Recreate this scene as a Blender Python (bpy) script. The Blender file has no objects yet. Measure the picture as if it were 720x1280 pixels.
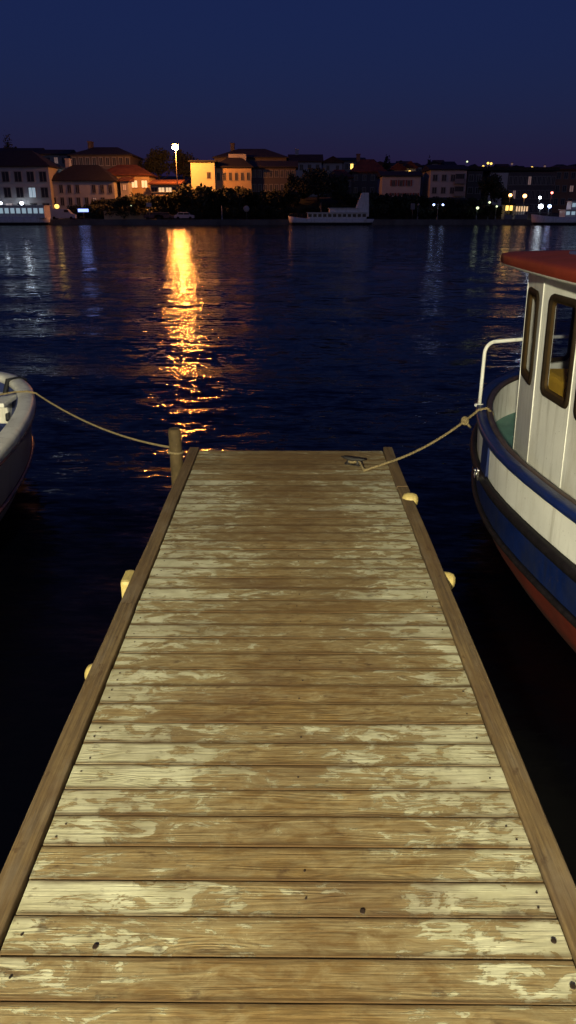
import bpy, bmesh, math, random
import numpy as np
from mathutils import Vector, Matrix
R = math.radians
random.seed(7)
S = bpy.context.scene
C = S.collection

# ------------------------------------------------------------------ camera
CAM_Z = 2.3; F = 924.0; PITCH = math.atan((640 - 266) / F); YAW = 0.00702
cam = bpy.data.cameras.new('camera'); co = bpy.data.objects.new('camera', cam); C.objects.link(co)
cam.sensor_fit = 'VERTICAL'; cam.sensor_height = 36; cam.lens = 36 * F / 1280
cam.clip_start = .05; cam.clip_end = 3000
co.location = (0, 0, CAM_Z); co.rotation_euler = (math.pi / 2 - PITCH, 0, YAW)
S.camera = co

# ------------------------------------------------------------------ sky, twilight, exposure
w = bpy.data.worlds.new('World'); S.world = w; w.use_nodes = True
nt = w.node_tree; bg = nt.nodes['Background']
sky = nt.nodes.new('ShaderNodeTexSky'); sky.sky_type = 'NISHITA'; sky.sun_disc = False
sky.sun_elevation = R(0.2); sky.sun_rotation = R(180); sky.altitude = 0
sky.air_density = 1.0; sky.dust_density = .6; sky.ozone_density = 5.0
hs = nt.nodes.new('ShaderNodeMix'); hs.data_type = 'RGBA'; hs.blend_type = 'MULTIPLY'; hs.inputs[0].default_value = 1
hs.inputs[7].default_value = (.58, .60, .55, 1)
nt.links.new(sky.outputs[0], hs.inputs[6]); ag = nt.nodes.new('ShaderNodeMix'); ag.data_type = 'RGBA'; ag.blend_type = 'ADD'; ag.inputs[0].default_value = 1
ag.inputs[7].default_value = (.062, .048, .37, 1)                                   # even airglow under the twilight
nt.links.new(hs.outputs[2], ag.inputs[6]); nt.links.new(ag.outputs[2], bg.inputs[0])
bg.inputs[1].default_value = .098
sun = bpy.data.lights.new('twilight_glow', 'SUN'); so = bpy.data.objects.new('twilight_glow', sun); C.objects.link(so)
sun.energy = .055; sun.angle = R(40); sun.color = (.75, .72, 1.0)
so.rotation_euler = (R(62), 0, R(12)); so.location = (0, -20, 30)
S.view_settings.view_transform = 'Standard'; S.view_settings.look = 'None'
S.view_settings.gamma = 1; S.view_settings.exposure = 0
S.render.film_transparent = False

# ------------------------------------------------------------------ geometry of the photograph
_r = co.rotation_euler.to_matrix()
def ray(px, py): return (_r @ Vector(((px - 360) / F, -(py - 640) / F, -1)))
def atY(px, py, Y):
    d = ray(px, py); t = Y / d.y; return Vector((d.x * t, Y, CAM_Z + d.z * t))
def atZ(px, py, z):
    d = ray(px, py); t = (z - CAM_Z) / d.z; return Vector((d.x * t, d.y * t, z))
def sm(t):
    t = max(0., min(1., t)); return t * t * (3 - 2 * t)

# ------------------------------------------------------------------ helpers
def tag(o, label=None, cat=None, group=None, kind=None):
    if label: o['label'] = label
    if cat: o['category'] = cat
    if group: o['group'] = group
    if kind: o['kind'] = kind
    return o
def empty(name, loc, label, cat, group=None, rz=0):
    o = bpy.data.objects.new(name, None); C.objects.link(o); o.location = loc; o.rotation_euler = (0, 0, rz)
    o.empty_display_size = .1
    return tag(o, label, cat, group)
def copy_tree(o, parent=None):
    c = o.copy(); C.objects.link(c)
    if parent: c.parent = parent
    for ch in list(o.children): copy_tree(ch, c)
    return c
class MB:
    def __init__(s): s.bm = bmesh.new(); s.mi = 0
    def face(s, pts, smooth=False):
        try:
            f = s.bm.faces.new([s.bm.verts.new(p) for p in pts]); f.material_index = s.mi; f.smooth = smooth
        except ValueError: pass
    def grid(s, rows, cu=False, cv=False, smooth=True, mats=None):
        V = [[s.bm.verts.new(p) for p in r] for r in rows]
        n, m = len(V), len(V[0])
        for i in range(n if cu else n - 1):
            for j in range(m if cv else m - 1):
                try:
                    f = s.bm.faces.new((V[i][j], V[i][(j + 1) % m], V[(i + 1) % n][(j + 1) % m], V[(i + 1) % n][j]))
                    f.smooth = smooth; f.material_index = mats[i] if mats else s.mi
                except ValueError: pass
        return V
    def box(s, x0, x1, y0, y1, z0, z1, bev=0, rot=None, cen=None):
        r = bmesh.ops.create_cube(s.bm, size=1)
        vs = r['verts']
        bmesh.ops.scale(s.bm, vec=(abs(x1 - x0), abs(y1 - y0), abs(z1 - z0)), verts=vs)
        if bev:
            es = list({e for v in vs for e in v.link_edges})
            g = bmesh.ops.bevel(s.bm, geom=es, offset=bev, segments=2, affect='EDGES', profile=.6)
            vs = list({v for f in g['faces'] for v in f.verts} | {v for v in vs if v.is_valid})
        fs = {f for v in vs for f in v.link_faces}
        for f in fs: f.material_index = s.mi
        if rot: bmesh.ops.rotate(s.bm, cent=(0, 0, 0), matrix=rot, verts=vs)
        bmesh.ops.translate(s.bm, vec=((x0 + x1) / 2, (y0 + y1) / 2, (z0 + z1) / 2), verts=vs)
        return vs
    def tube(s, pts, r, n=8, caps=True, rr=None):
        P = [Vector(p) for p in pts]; rows = []
        up = None
        for i, p in enumerate(P):
            t = (P[min(i + 1, len(P) - 1)] - P[max(i - 1, 0)]).normalized()
            if up is None: up = Vector((0, 0, 1)) if abs(t.z) < .9 else Vector((1, 0, 0))
            a = t.cross(up).normalized(); up = a.cross(t).normalized()
            q = r if rr is None else rr[i]
            rows.append([p + (a * math.cos(k * 2 * math.pi / n) + up * math.sin(k * 2 * math.pi / n)) * q for k in range(n)])
        V = s.grid(rows, cv=True)
        if caps:
            for ring in (V[0], V[-1]):
                try: f = s.bm.faces.new(ring); f.material_index = s.mi
                except ValueError: pass
    def sweep(s, pts, prof, closed=False, smooth=True):
        """sweep a closed (side, up) profile along a horizontal path; side points to the path's left"""
        P = [Vector(p) for p in pts]; rows = []; n = len(P)
        for i, p in enumerate(P):
            a = P[(i - 1) % n] if (closed or i) else P[0]; b = P[(i + 1) % n] if (closed or i < n - 1) else P[-1]
            t = b - a; t.z = 0; t.normalize(); side = Vector((-t.y, t.x, 0))
            rows.append([p + side * u + Vector((0, 0, v)) for u, v in prof])
        V = s.grid(rows, cu=closed, cv=True, smooth=smooth)
        if not closed:
            for ring in (V[0], V[-1]):
                try: f = s.bm.faces.new(ring); f.material_index = s.mi
                except ValueError: pass
    def ball(s, c, rx, ry, rz, seg=12, rings=8, rot=None):
        r = bmesh.ops.create_uvsphere(s.bm, u_segments=seg, v_segments=rings, radius=1)
        vs = r['verts']; bmesh.ops.scale(s.bm, vec=(rx, ry, rz), verts=vs)
        if rot: bmesh.ops.rotate(s.bm, cent=(0, 0, 0), matrix=rot, verts=vs)
        bmesh.ops.translate(s.bm, vec=c, verts=vs)
        for f in {f for v in vs for f in v.link_faces}: f.smooth = True; f.material_index = s.mi
        return vs
    def lathe(s, prof, n=16, cen=(0, 0, 0), M=None):
        rows = []
        for r, z in prof:
            row = []
            for k in range(n):
                p = Vector((r * math.cos(k * 2 * math.pi / n), r * math.sin(k * 2 * math.pi / n), z))
                if M: p = M @ p
                row.append(p + Vector(cen))
            rows.append(row)
        s.grid(rows, cv=True)
    def build(s, name, mats, parent=None, fix=True):
        if fix: bmesh.ops.recalc_face_normals(s.bm, faces=s.bm.faces)
        me = bpy.data.meshes.new(name); s.bm.to_mesh(me); s.bm.free()
        for m in (mats if isinstance(mats, (list, tuple)) else [mats]): me.materials.append(m)
        o = bpy.data.objects.new(name, me); C.objects.link(o)
        if parent: o.parent = parent; 
        return o
def box(name, mat, parent, *a, **k):
    m = MB(); m.box(*a, **k); return m.build(name, mat, parent)

# ------------------------------------------------------------------ materials
class NT:
    def __init__(s, name):
        s.m = bpy.data.materials.new(name); s.m.use_nodes = True; s.t = s.m.node_tree
        s.b = s.t.nodes['Principled BSDF']; s.out = s.t.nodes['Material Output']
    def n(s, typ, **kw):
        nd = s.t.nodes.new('ShaderNode' + typ)
        for k, v in kw.items(): setattr(nd, k, v)
        return nd
    def l(s, a, b): s.t.links.new(a, b)
    def val(s, x, inp):
        if isinstance(x, (int, float)): inp.default_value = x
        elif isinstance(x, tuple): inp.default_value = x if len(x) == 4 or len(inp.default_value) == 3 else (*x, 1)
        else: s.l(x, inp)
    def math(s, op, a, b=0, clamp=False):
        nd = s.n('Math', operation=op, use_clamp=clamp); s.val(a, nd.inputs[0]); s.val(b, nd.inputs[1]); return nd.outputs[0]
    def mix(s, f, a, b, blend='MIX'):
        nd = s.n('Mix', data_type='RGBA', blend_type=blend); s.val(f, nd.inputs[0]); s.val(a, nd.inputs[6]); s.val(b, nd.inputs[7]); return nd.outputs[2]
    def noise(s, vec, scale, detail=4, rough=.55, dist=0):
        nd = s.n('TexNoise'); s.l(vec, nd.inputs['Vector']) if vec is not None else None
        nd.inputs['Scale'].default_value = scale; nd.inputs['Detail'].default_value = detail
        nd.inputs['Roughness'].default_value = rough; nd.inputs['Distortion'].default_value = dist; return nd.outputs['Fac']
    def ramp(s, x, lo, hi):
        nd = s.n('MapRange'); nd.clamp = True; s.val(x, nd.inputs[0]); nd.inputs[1].default_value = lo; nd.inputs[2].default_value = hi; return nd.outputs[0]
    def scale(s, vec, sc):
        nd = s.n('Mapping'); s.l(vec, nd.inputs[0]); nd.inputs['Scale'].default_value = sc; return nd.outputs[0]
    def coord(s, k='Object'): return s.n('TexCoord').outputs[k]
    def pos(s): return s.n('NewGeometry').outputs['Position']
    def bump(s, h, dist=.01, strength=1, norm=None):
        nd = s.n('Bump'); nd.inputs['Distance'].default_value = dist; nd.inputs['Strength'].default_value = strength
        s.l(h, nd.inputs['Height'])
        if norm is not None: s.l(norm, nd.inputs['Normal'])
        return nd.outputs[0]
def rough_mat(name, col, rough=.7, var=.25, scale=3, bump=.0, bscale=40, metallic=0, dirt=None, dscale=.8, spec=.5, coat=0, streak=0):
    """painted / mineral surface with colour variation, dirt and fine bump"""
    t = NT(name); p = t.coord()
    f = t.noise(p, scale, 5, .6)
    dark = tuple(c * (1 - var) for c in col); lite = tuple(min(1, c * (1 + var * .6)) for c in col)
    c = t.mix(t.ramp(f, .3, .7), dark, lite)
    if dirt:
        g = t.noise(t.scale(p, (1, 1, .35)), dscale, 6, .65)
        c = t.mix(t.math('MULTIPLY', t.ramp(g, .5, .72), .65), c, dirt)
        if streak:
            k = t.noise(t.scale(p, (16, 16, 1.1)), 1, 5, .65); c = t.mix(t.math('MULTIPLY', t.ramp(k, .52, .72), streak), c, tuple(q * .6 for q in dirt))
            k2 = t.noise(p, 55, 4, .6); c = t.mix(t.math('MULTIPLY', t.ramp(k2, .66, .72), streak), c, (.12, .08, .05))
    t.l(c, t.b.inputs['Base Color'])
    t.l(t.math('ADD', rough - .1, t.math('MULTIPLY', t.noise(p, scale * 2.3, 3), .2)), t.b.inputs['Roughness'])
    t.b.inputs['Metallic'].default_value = metallic; t.b.inputs['Specular IOR Level'].default_value = spec
    t.b.inputs['Coat Weight'].default_value = coat
    if bump: t.l(t.bump(t.noise(p, bscale, 4, .6), bump), t.b.inputs['Normal'])
    return t.m
def emit_mat(name, col, strength):
    t = NT(name); t.b.inputs['Base Color'].default_value = (.8, .8, .8, 1)
    t.b.inputs['Emission Color'].default_value = (*col, 1); t.b.inputs['Emission Strength'].default_value = strength
    return t.m

def wood_deck(name, axis='x'):
    t = NT(name); P = t.coord()
    at = t.n('Attribute', attribute_name='plank'); rnd = at.outputs['Fac']
    sep = t.n('SeparateXYZ'); t.l(P, sep.inputs[0])
    if axis == 'x': A, B = sep.outputs[0], sep.outputs[1]
    else: A, B = sep.outputs[1], sep.outputs[0]
    off = t.math('MULTIPLY', rnd, 57.0)
    cb = t.n('CombineXYZ'); t.l(A, cb.inputs[0]); t.l(B, cb.inputs[1]); t.l(off, cb.inputs[2]); V = cb.outputs[0]
    # knots: sparse cells, distance warps the grain into rings
    vo = t.n('TexVoronoi', feature='F1'); t.l(t.scale(V, (1.6, 7.5, 1)), vo.inputs['Vector']); vo.inputs['Scale'].default_value = 1
    vo.inputs['Randomness'].default_value = 1
    kd = vo.outputs['Distance']; knot = t.math('SUBTRACT', 1, t.ramp(kd, .04, .3))
    g0 = t.noise(t.scale(V, (1.3, 16, 1)), 1, 2, .5)
    lines = t.math('ADD', t.math('MULTIPLY', g0, 9.0), t.math('MULTIPLY', knot, 3.2))
    ring = t.math('SINE', t.math('MULTIPLY', lines, 6.283))
    ring = t.ramp(ring, -1, 1)
    fine = t.noise(t.scale(V, (6, 260, 1)), 1, 4, .7)
    wear = t.noise(t.scale(V, (3.4, 8, 1)), 1, 7, .68)
    base = t.mix(t.ramp(wear, .3, .7), (.11, .058, .018), (.31, .200, .072))
    base = t.mix(t.math('MULTIPLY', ring, .30), base, (.42, .295, .125))
    base = t.mix(t.math('MULTIPLY', t.ramp(fine, .5, .75), .5), base, (.10, .055, .022))
    crack = t.ramp(t.noise(t.scale(V, (1.1, 95, 1)), 1, 3, .6, .4), .66, .70)
    base = t.mix(t.math('MULTIPLY', crack, .75), base, (.05, .028, .012))
    mot = t.noise(t.scale(V, (13, 26, 1)), 1, 6, .7)
    base = t.mix(t.math('MULTIPLY', t.ramp(mot, .42, .66), .42), base, (.10, .062, .030))
    # per-plank tone
    base = t.mix(t.math('MULTIPLY', t.ramp(t.math('FRACT', t.math('MULTIPLY', rnd, 13.7)), 0, 1), .45), base, (.18, .105, .04))
    # paint remnants: more towards both edges of the deck, worn away down the middle where people walk
    if axis == 'x':
        edge = t.math('ABSOLUTE', t.math('ADD', A, t.math('MULTIPLY', t.math('SUBTRACT', t.noise(V, 1.7, 2), .5), .7)))
        edge = t.ramp(edge, .0, .72)
        ppl = t.math('FRACT', t.math('MULTIPLY', rnd, 7.31))
        flake = t.noise(t.scale(V, (8.5, 20, 1)), 1, 10, .70, .7)
        grainf = t.math('MULTIPLY', t.math('SUBTRACT', fine, .5), .30)
        lvl = t.math('ADD', t.math('MULTIPLY', edge, .24), t.math('MULTIPLY', ppl, .17))
        far = t.ramp(sep.outputs[1], 2.4, 5.2)
        lvl = t.math('SUBTRACT', lvl, t.math('MULTIPLY', far, .05))
        pm = t.math('ADD', t.math('ADD', flake, grainf), lvl)
        crisp = t.ramp(pm, .755, .775)
        haze = t.ramp(pm, .53, .77)
        paint = t.mix(t.ramp(t.noise(V, 9, 4), .3, .7), (.46, .43, .27), (.70, .68, .48))
        base = t.mix(t.math('MULTIPLY', haze, .52), base, (.50, .43, .24))
        col = t.mix(t.math('MULTIPLY', crisp, .92), base, paint)
    else:
        crisp = t.math('MULTIPLY', rnd, 0)
        col = t.mix(.35, base, (.125, .095, .07))
        streak = t.noise(t.scale(V, (1.5, 70, 1)), 1, 5, .7)
        col = t.mix(t.math('MULTIPLY', t.ramp(streak, .45, .62), .55), col, (.06, .04, .028))
        col = t.mix(t.math('MULTIPLY', t.ramp(t.noise(t.scale(V, (3, 12, 1)), 1, 5, .65), .52, .7), .4), col, (.27, .22, .16))
    # stains and worn, darker patches that run over several planks
    big = t.noise(t.scale(P, (1.6, 2.4, 0)), 1, 6, .68)
    col = t.mix(t.math('MULTIPLY', t.ramp(big, .44, .66), .50), col, (.15, .088, .034))
    if axis == 'x':
        uvn = t.n('UVMap', uv_map='across'); su = t.n('SeparateXYZ'); t.l(uvn.outputs[0], su.inputs[0])
        ed = t.math('ABSOLUTE', t.math('SUBTRACT', su.outputs[1], .5))
        ed = t.math('ADD', ed, t.math('MULTIPLY', t.math('SUBTRACT', t.noise(t.scale(V, (9, 30, 1)), 1, 4, .6), .5), .18))
        col = t.mix(t.math('MULTIPLY', t.ramp(ed, .35, .49), .85), col, (.085, .045, .016))
    st = t.noise(t.scale(V, (1.1, 2.2, .03)), 1.4, 5, .65)
    col = t.mix(t.math('MULTIPLY', t.ramp(st, .55, .75), .62), col, (.11, .055, .025))
    st2 = t.noise(t.scale(V, (9, 14, .5)), 1.6, 4, .6)
    col = t.mix(t.math('MULTIPLY', t.ramp(st2, .61, .70), .6), col, (.07, .035, .018))
    kc = t.math('SUBTRACT', 1, t.ramp(kd, .02, .07))
    col = t.mix(t.math('MULTIPLY', kc, .7), col, (.09, .045, .02))
    t.l(col, t.b.inputs['Base Color'])
    t.l(t.math('SUBTRACT', .86, t.math('MULTIPLY', crisp, .22)), t.b.inputs['Roughness'])
    h = t.math('ADD', t.math('MULTIPLY', crisp, .6), t.math('ADD', t.math('MULTIPLY', ring, .35), t.math('MULTIPLY', fine, .9)))
    t.l(t.bump(h, .0016), t.b.inputs['Normal'])
    t.b.inputs['Specular IOR Level'].default_value = .3
    return t.m

M = {}
M['deck'] = wood_deck('weathered_deck_wood', 'x')
M['rail'] = wood_deck('weathered_rail_wood', 'y')
M['nail'] = rough_mat('rusty_nail', (.05, .03, .02), .6, metallic=.4)
M['pile'] = rough_mat('mossy_pile_wood', (.085, .055, .02), .85, .5, 6, .006, 30, dirt=(.05, .05, .02))
M['hidden_wood'] = rough_mat('dark_wet_wood', (.06, .045, .03), .7, .4, 4, .004)
M['iron'] = rough_mat('black_iron', (.025, .02, .018), .6, .4, 30, .002, 200)
def rope_mat():
    t = NT('hemp_rope'); p = t.coord()
    c = t.mix(t.ramp(t.noise(p, 90, 4), .35, .65), (.14, .10, .045), (.34, .26, .13)); t.l(c, t.b.inputs['Base Color'])
    t.b.inputs['Roughness'].default_value = .9; t.l(t.bump(t.noise(p, 400, 3), .002), t.b.inputs['Normal']); return t.m
M['rope'] = rope_mat()
M['foam'] = rough_mat('yellowed_fender_plastic', (.60, .46, .16), .55, .2, 14, .003, 60, dirt=(.32, .24, .10), dscale=9)
# boats
M['white'] = rough_mat('boat_white_paint', (.80, .79, .74), .42, .10, 3, .0012, 25, dirt=(.50, .45, .35), dscale=2.5, streak=.5)
M['cream'] = rough_mat('boat_cream_gelcoat', (.84, .82, .72), .4, .1, 4, .0008, 30, dirt=(.50, .45, .34), dscale=3, streak=.4)
M['blue'] = rough_mat('boat_blue_paint', (.004, .015, .095), .42, .3, 5, .002, 30, dirt=(.02, .025, .05), dscale=4, streak=.6)
M['red'] = rough_mat('antifouling_red', (.13, .016, .008), .55, .35, 4, .002, 30, dirt=(.10, .03, .02), dscale=3)
M['roofred'] = rough_mat('roof_red_paint', (.20, .026, .012), .6, .22, 3, .001, 40, dirt=(.13, .018, .01), dscale=1.5, spec=.25)
M['rubber'] = rough_mat('black_rub_rail', (.010, .008, .010), .6, .5, 20, .004, 60, spec=.2)
M['brown'] = rough_mat('brown_cap_rail', (.06, .038, .034), .5, .4, 8, .002, 40)
M['teal'] = rough_mat('teal_deck_paint', (.10, .24, .20), .6, .2, 6, .002, 50)
M['bronze'] = rough_mat('bronze_window_frame', (.045, .026, .009), .65, .3, 20, .001, 60, spec=.12)
M['gasket'] = rough_mat('window_gasket', (.022, .014, .008), .7, .3, 20, spec=.12)
M['chrome'] = rough_mat('chrome', (.75, .7, .65), .2, .1, 20, metallic=1)
M['yellow'] = rough_mat('yellow_cushion', (.75, .45, .04), .7, .2, 5, .004, 40)
M['navy'] = rough_mat('navy_lining', (.035, .05, .16), .6, .3, 4, .003, 40)
M['hullgrey'] = rough_mat('grey_white_hull', (.38, .34, .34), .45, .15, 3, .001, 40, dirt=(.22, .17, .15), dscale=2, streak=.4)
M['maroon'] = rough_mat('dark_red_strake', (.16, .05, .03), .25, .3, 6, spec=.7)
M['strap'] = rough_mat('black_strap', (.012, .012, .014), .7, .3, 20)
def glass(name, tint=(.02, .022, .03), rough=.06):
    t = NT(name); t.b.inputs['Base Color'].default_value = (*tint, 1); t.b.inputs['Roughness'].default_value = rough
    t.l(t.bump(t.noise(t.coord(), 3, 2), .004), t.b.inputs['Normal']); return t.m
M['glass'] = glass('dark_window_glass', (.012, .014, .02), .35)
def clear_glass():
    t = NT('cabin_glass'); b = t.b; b.inputs['Roughness'].default_value = .02; b.inputs['Base Color'].default_value = (.45, .47, .5, 1)
    b.inputs['Transmission Weight'].default_value = 1; b.inputs['IOR'].default_value = 1.05
    return t.m
tr = NT('cabin_glass'); trn = tr.n('BsdfTransparent'); trn.inputs[0].default_value = (.75, .76, .80, 1)
gl = tr.n('BsdfGlossy'); gl.inputs['Roughness'].default_value = .03
lw = tr.n('LayerWeight'); lw.inputs[0].default_value = .5; ff = tr.math('ADD', .04, tr.math('MULTIPLY', tr.math('POWER', lw.outputs['Facing'], 4), .55)); mx = tr.n('MixShader')
tr.l(ff, mx.inputs[0]); tr.l(trn.outputs[0], mx.inputs[1]); tr.l(gl.outputs[0], mx.inputs[2]); tr.l(mx.outputs[0], tr.out.inputs[0])
M['cabin_glass'] = tr.m
# far shore
M['wall_white'] = rough_mat('white_render', (.44, .43, .43), .9, .15, .35, dirt=(.36, .34, .31), dscale=.12)
M['wall_grey'] = rough_mat('grey_render', (.24, .23, .24), .9, .2, .3, dirt=(.2, .19, .18), dscale=.12)
M['wall_dark'] = rough_mat('dark_render', (.09, .08, .085), .9, .2, .3, dirt=(.1, .1, .1), dscale=.1)
M['wall_ochre'] = rough_mat('ochre_render', (.52, .40, .24), .9, .15, .4, dirt=(.42, .28, .14), dscale=.15)
M['wall_pale'] = rough_mat('pale_yellow_render', (.66, .66, .45), .9, .1, .4)
M['wall_brown'] = rough_mat('brown_render', (.26, .14, .09), .9, .2, .3)
def roof_tiles():
    t = NT('clay_roof_tiles'); p = t.coord()
    wv = t.n('TexWave'); t.l(p, wv.inputs[0]); wv.inputs['Scale'].default_value = 1.6; wv.inputs['Distortion'].default_value = 1
    c = t.mix(t.ramp(t.noise(p, .7, 5), .3, .7), (.09, .028, .018), (.18, .062, .036)); t.l(c, t.b.inputs['Base Color'])
    t.b.inputs['Roughness'].default_value = .9; t.l(t.bump(wv.outputs['Fac'], .06), t.b.inputs['Normal']); return t.m
M['roof'] = roof_tiles()
M['slate'] = rough_mat('dark_slate_roof', (.022, .020, .022), .8, .3, 1)
M['frame'] = rough_mat('window_joinery', (.26, .25, .24), .7, .1, 1)
M['shutter'] = rough_mat('red_brown_shutter', (.22, .07, .05), .8, .2, 1)
M['concrete'] = rough_mat('quay_concrete', (.16, .15, .14), .9, .3, .5, dirt=(.06, .06, .055), dscale=.3)
M['asphalt'] = rough_mat('promenade_asphalt', (.06, .058, .055), .9, .3, .5)
M['earth'] = rough_mat('dark_hill_ground', (.045, .05, .03), .95, .4, .05)
M['steel'] = rough_mat('galvanised_steel', (.16, .16, .16), .6, .15, 4)
M['darkpaint'] = rough_mat('dark_vehicle_paint', (.04, .04, .05), .3, .2, 2, coat=.5)
M['palepaint'] = rough_mat('pale_vehicle_paint', (.45, .48, .55), .35, .1, 2, coat=.5)
M['tyre'] = rough_mat('tyre_rubber', (.02, .02, .02), .8, .2, 5)
M['bark'] = rough_mat('bark', (.07, .05, .035), .9, .4, 2)
def leaf():
    t = NT('night_foliage'); g = t.n('NewGeometry')
    c = t.mix(g.outputs['Random Per Island'], (.012, .018, .008), (.045, .055, .022)); t.l(c, t.b.inputs['Base Color'])
    t.b.inputs['Roughness'].default_value = .75; return t.m
M['leaf'] = leaf()
M['e_sodium'] = emit_mat('sodium_lamp_glow', (1, .31, .055), 1350)
M['e_strong'] = emit_mat('strong_white_lamp_glow', (.78, .9, 1), 28)
M['e_warm'] = emit_mat('warm_lamp_glow', (1, .42, .12), 8)
M['e_white'] = emit_mat('white_lamp_glow', (.78, .88, 1), 11)
M['e_blue'] = emit_mat('cold_blue_lamp_glow', (.40, .55, 1), 9)
M['e_green'] = emit_mat('pale_green_lamp_glow', (.85, 1, .55), 1.6)
M['e_red'] = emit_mat('red_lamp_glow', (1, .2, .15), 6)
M['e_winwarm'] = emit_mat('lit_window_warm', (1, .62, .30), .9)
M['e_wincold'] = emit_mat('lit_window_cold', (.60, .85, 1), .35)
M['e_windim'] = emit_mat('lit_window_dim', (.9, .5, .3), .12)
M['e_winyel'] = emit_mat('lit_window_yellow', (1, .62, .12), 2.2)
M['e_sign'] = emit_mat('lit_blue_sign', (.25, .35, 1), 2.5)
M['e_quay'] = emit_mat('quay_lantern_glow', (1, .93, .62), 40)

# ------------------------------------------------------------------ water
def water_mat():
    t = NT('night_harbour_water'); p = t.pos(); b = t.b
    b.inputs['Base Color'].default_value = (.0002, .0004, .0014, 1); b.inputs['IOR'].default_value = 1.333
    b.inputs['Roughness'].default_value = .06; b.inputs['Specular IOR Level'].default_value = .30
    def slopes(sc, detail, ax, ay, dist=.3):
        nd = t.n('TexNoise'); t.l(t.scale(p, sc), nd.inputs['Vector']); nd.inputs['Scale'].default_value = 1
        nd.inputs['Detail'].default_value = detail; nd.inputs['Roughness'].default_value = .5; nd.inputs['Distortion'].default_value = dist
        v = t.n('VectorMath', operation='SUBTRACT'); t.l(nd.outputs['Color'], v.inputs[0]); v.inputs[1].default_value = (.5, .5, .5)
        m_ = t.n('VectorMath', operation='MULTIPLY'); t.l(v.outputs[0], m_.inputs[0]); m_.inputs[1].default_value = (ax, ay, 0); return m_.outputs[0]
    def add(a, c):
        v = t.n('VectorMath', operation='ADD'); t.l(a, v.inputs[0]); t.l(c, v.inputs[1]); return v.outputs[0]
    amp = t.ramp(t.noise(t.scale(p, (.03, .09, 1)), 1, 3, .6), .32, .68)      # calmer and rougher patches
    amp = t.math('ADD', .6, t.math('MULTIPLY', amp, .7))
    sy = t.n('SeparateXYZ'); t.l(p, sy.inputs[0])
    calm = t.math('ADD', .30, t.math('MULTIPLY', t.ramp(sy.outputs[1], 2.0, 6.0), .70))      # sheltered between the dock and the hulls
    amp = t.math('MULTIPLY', amp, calm)
    t.l(t.math('SUBTRACT', .38, t.math('MULTIPLY', t.ramp(sy.outputs[1], 3.0, 7.0), .32)), b.inputs['Roughness'])   # cat's-paw ripples, too fine to see one by one
    sl = add(add(slopes((.4, 1.3, 1), 2, .07, .13), slopes((1.9, 5.5, 1), 2, .38, .50)), add(slopes((6, 22, 1), 2, .66, .52), slopes((26, 60, 1), 2, .22, .22)))
    sc = t.n('VectorMath', operation='SCALE'); t.l(sl, sc.inputs[0]); t.l(amp, sc.inputs['Scale'])
    g = t.n('NewGeometry'); n_ = add(g.outputs['Normal'], sc.outputs[0])
    nm = t.n('VectorMath', operation='NORMALIZE'); t.l(n_, nm.inputs[0]); t.l(nm.outputs[0], b.inputs['Normal'])
    return t.m
M['water'] = water_mat()
def water():
    ys = np.concatenate([np.linspace(-30, 0, 30), np.linspace(0.12, 14, 180)[1:], 14 * (171 / 14) ** np.linspace(0, 1, 150)[1:]])
    xs = np.concatenate([-np.geomspace(600, 12, 60), np.linspace(-11.8, 11.8, 150), np.geomspace(12, 600, 60)])
    rng = np.random.RandomState(3)
    X, Y = np.meshgrid(xs, ys); Z = np.zeros_like(X)
    for k in range(16):
        lam = rng.uniform(1.3, 5.0); a = rng.normal(0, .35) + math.pi / 2; kx, ky = math.cos(a) * 6.283 / lam, math.sin(a) * 6.283 / lam
        Z += lam * .0016 * np.sin(kx * X + ky * Y + rng.uniform(0, 6.28)) * np.clip(1.6 - np.abs(Y) / 40, 0, 1)
    m = MB(); rows = [[(X[i, j], Y[i, j], Z[i, j]) for j in range(X.shape[1])] for i in range(X.shape[0])]
    m.grid(rows); o = m.build('water', M['water'], fix=False)
    tag(o, kind='structure')
    o.data.flip_normals() if o.data.polygons[0].normal.z < 0 else None
water()

# ------------------------------------------------------------------ far terrain
def ground_z(x, Y):
    rise = sm((x + 52) / 9) * (1 - .75 * sm((x - 38) / 12))
    z = .95 + 4.6 * rise * sm((Y - 170) / 12)
    z += 20 * sm((Y - 188) / 250) + .8 * math.sin(x * .045 + 1) * sm((Y - 200) / 80)
    return z
def terrain():
    m = MB(); ys = [168, 170] + list(np.linspace(172, 200, 15)) + list(np.linspace(210, 700, 30)); xs = np.linspace(-700, 700, 140)
    xs = sorted(list(xs) + list(np.linspace(-80, 80, 50)))
    m.grid([[(x, y, ground_z(x, y) if y > 168 else .95) for x in xs] for y in ys])
    tag(m.build('hills', M['earth']), kind='structure')
    box('quay', M['concrete'], None, -700, 700, 165, 165.6, -1.5, 1.02); tag(bpy.data.objects['quay'], kind='structure')
    o = box('promenade', M['asphalt'], None, -700, 700, 165.6, 169.9, .4, .956 + .004); tag(o, kind='structure')
    tag(box('seabed', M['earth'], None, -700, 700, -60, 165, -4.2, -4), kind='structure')
terrain()
QZ = .96

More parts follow.
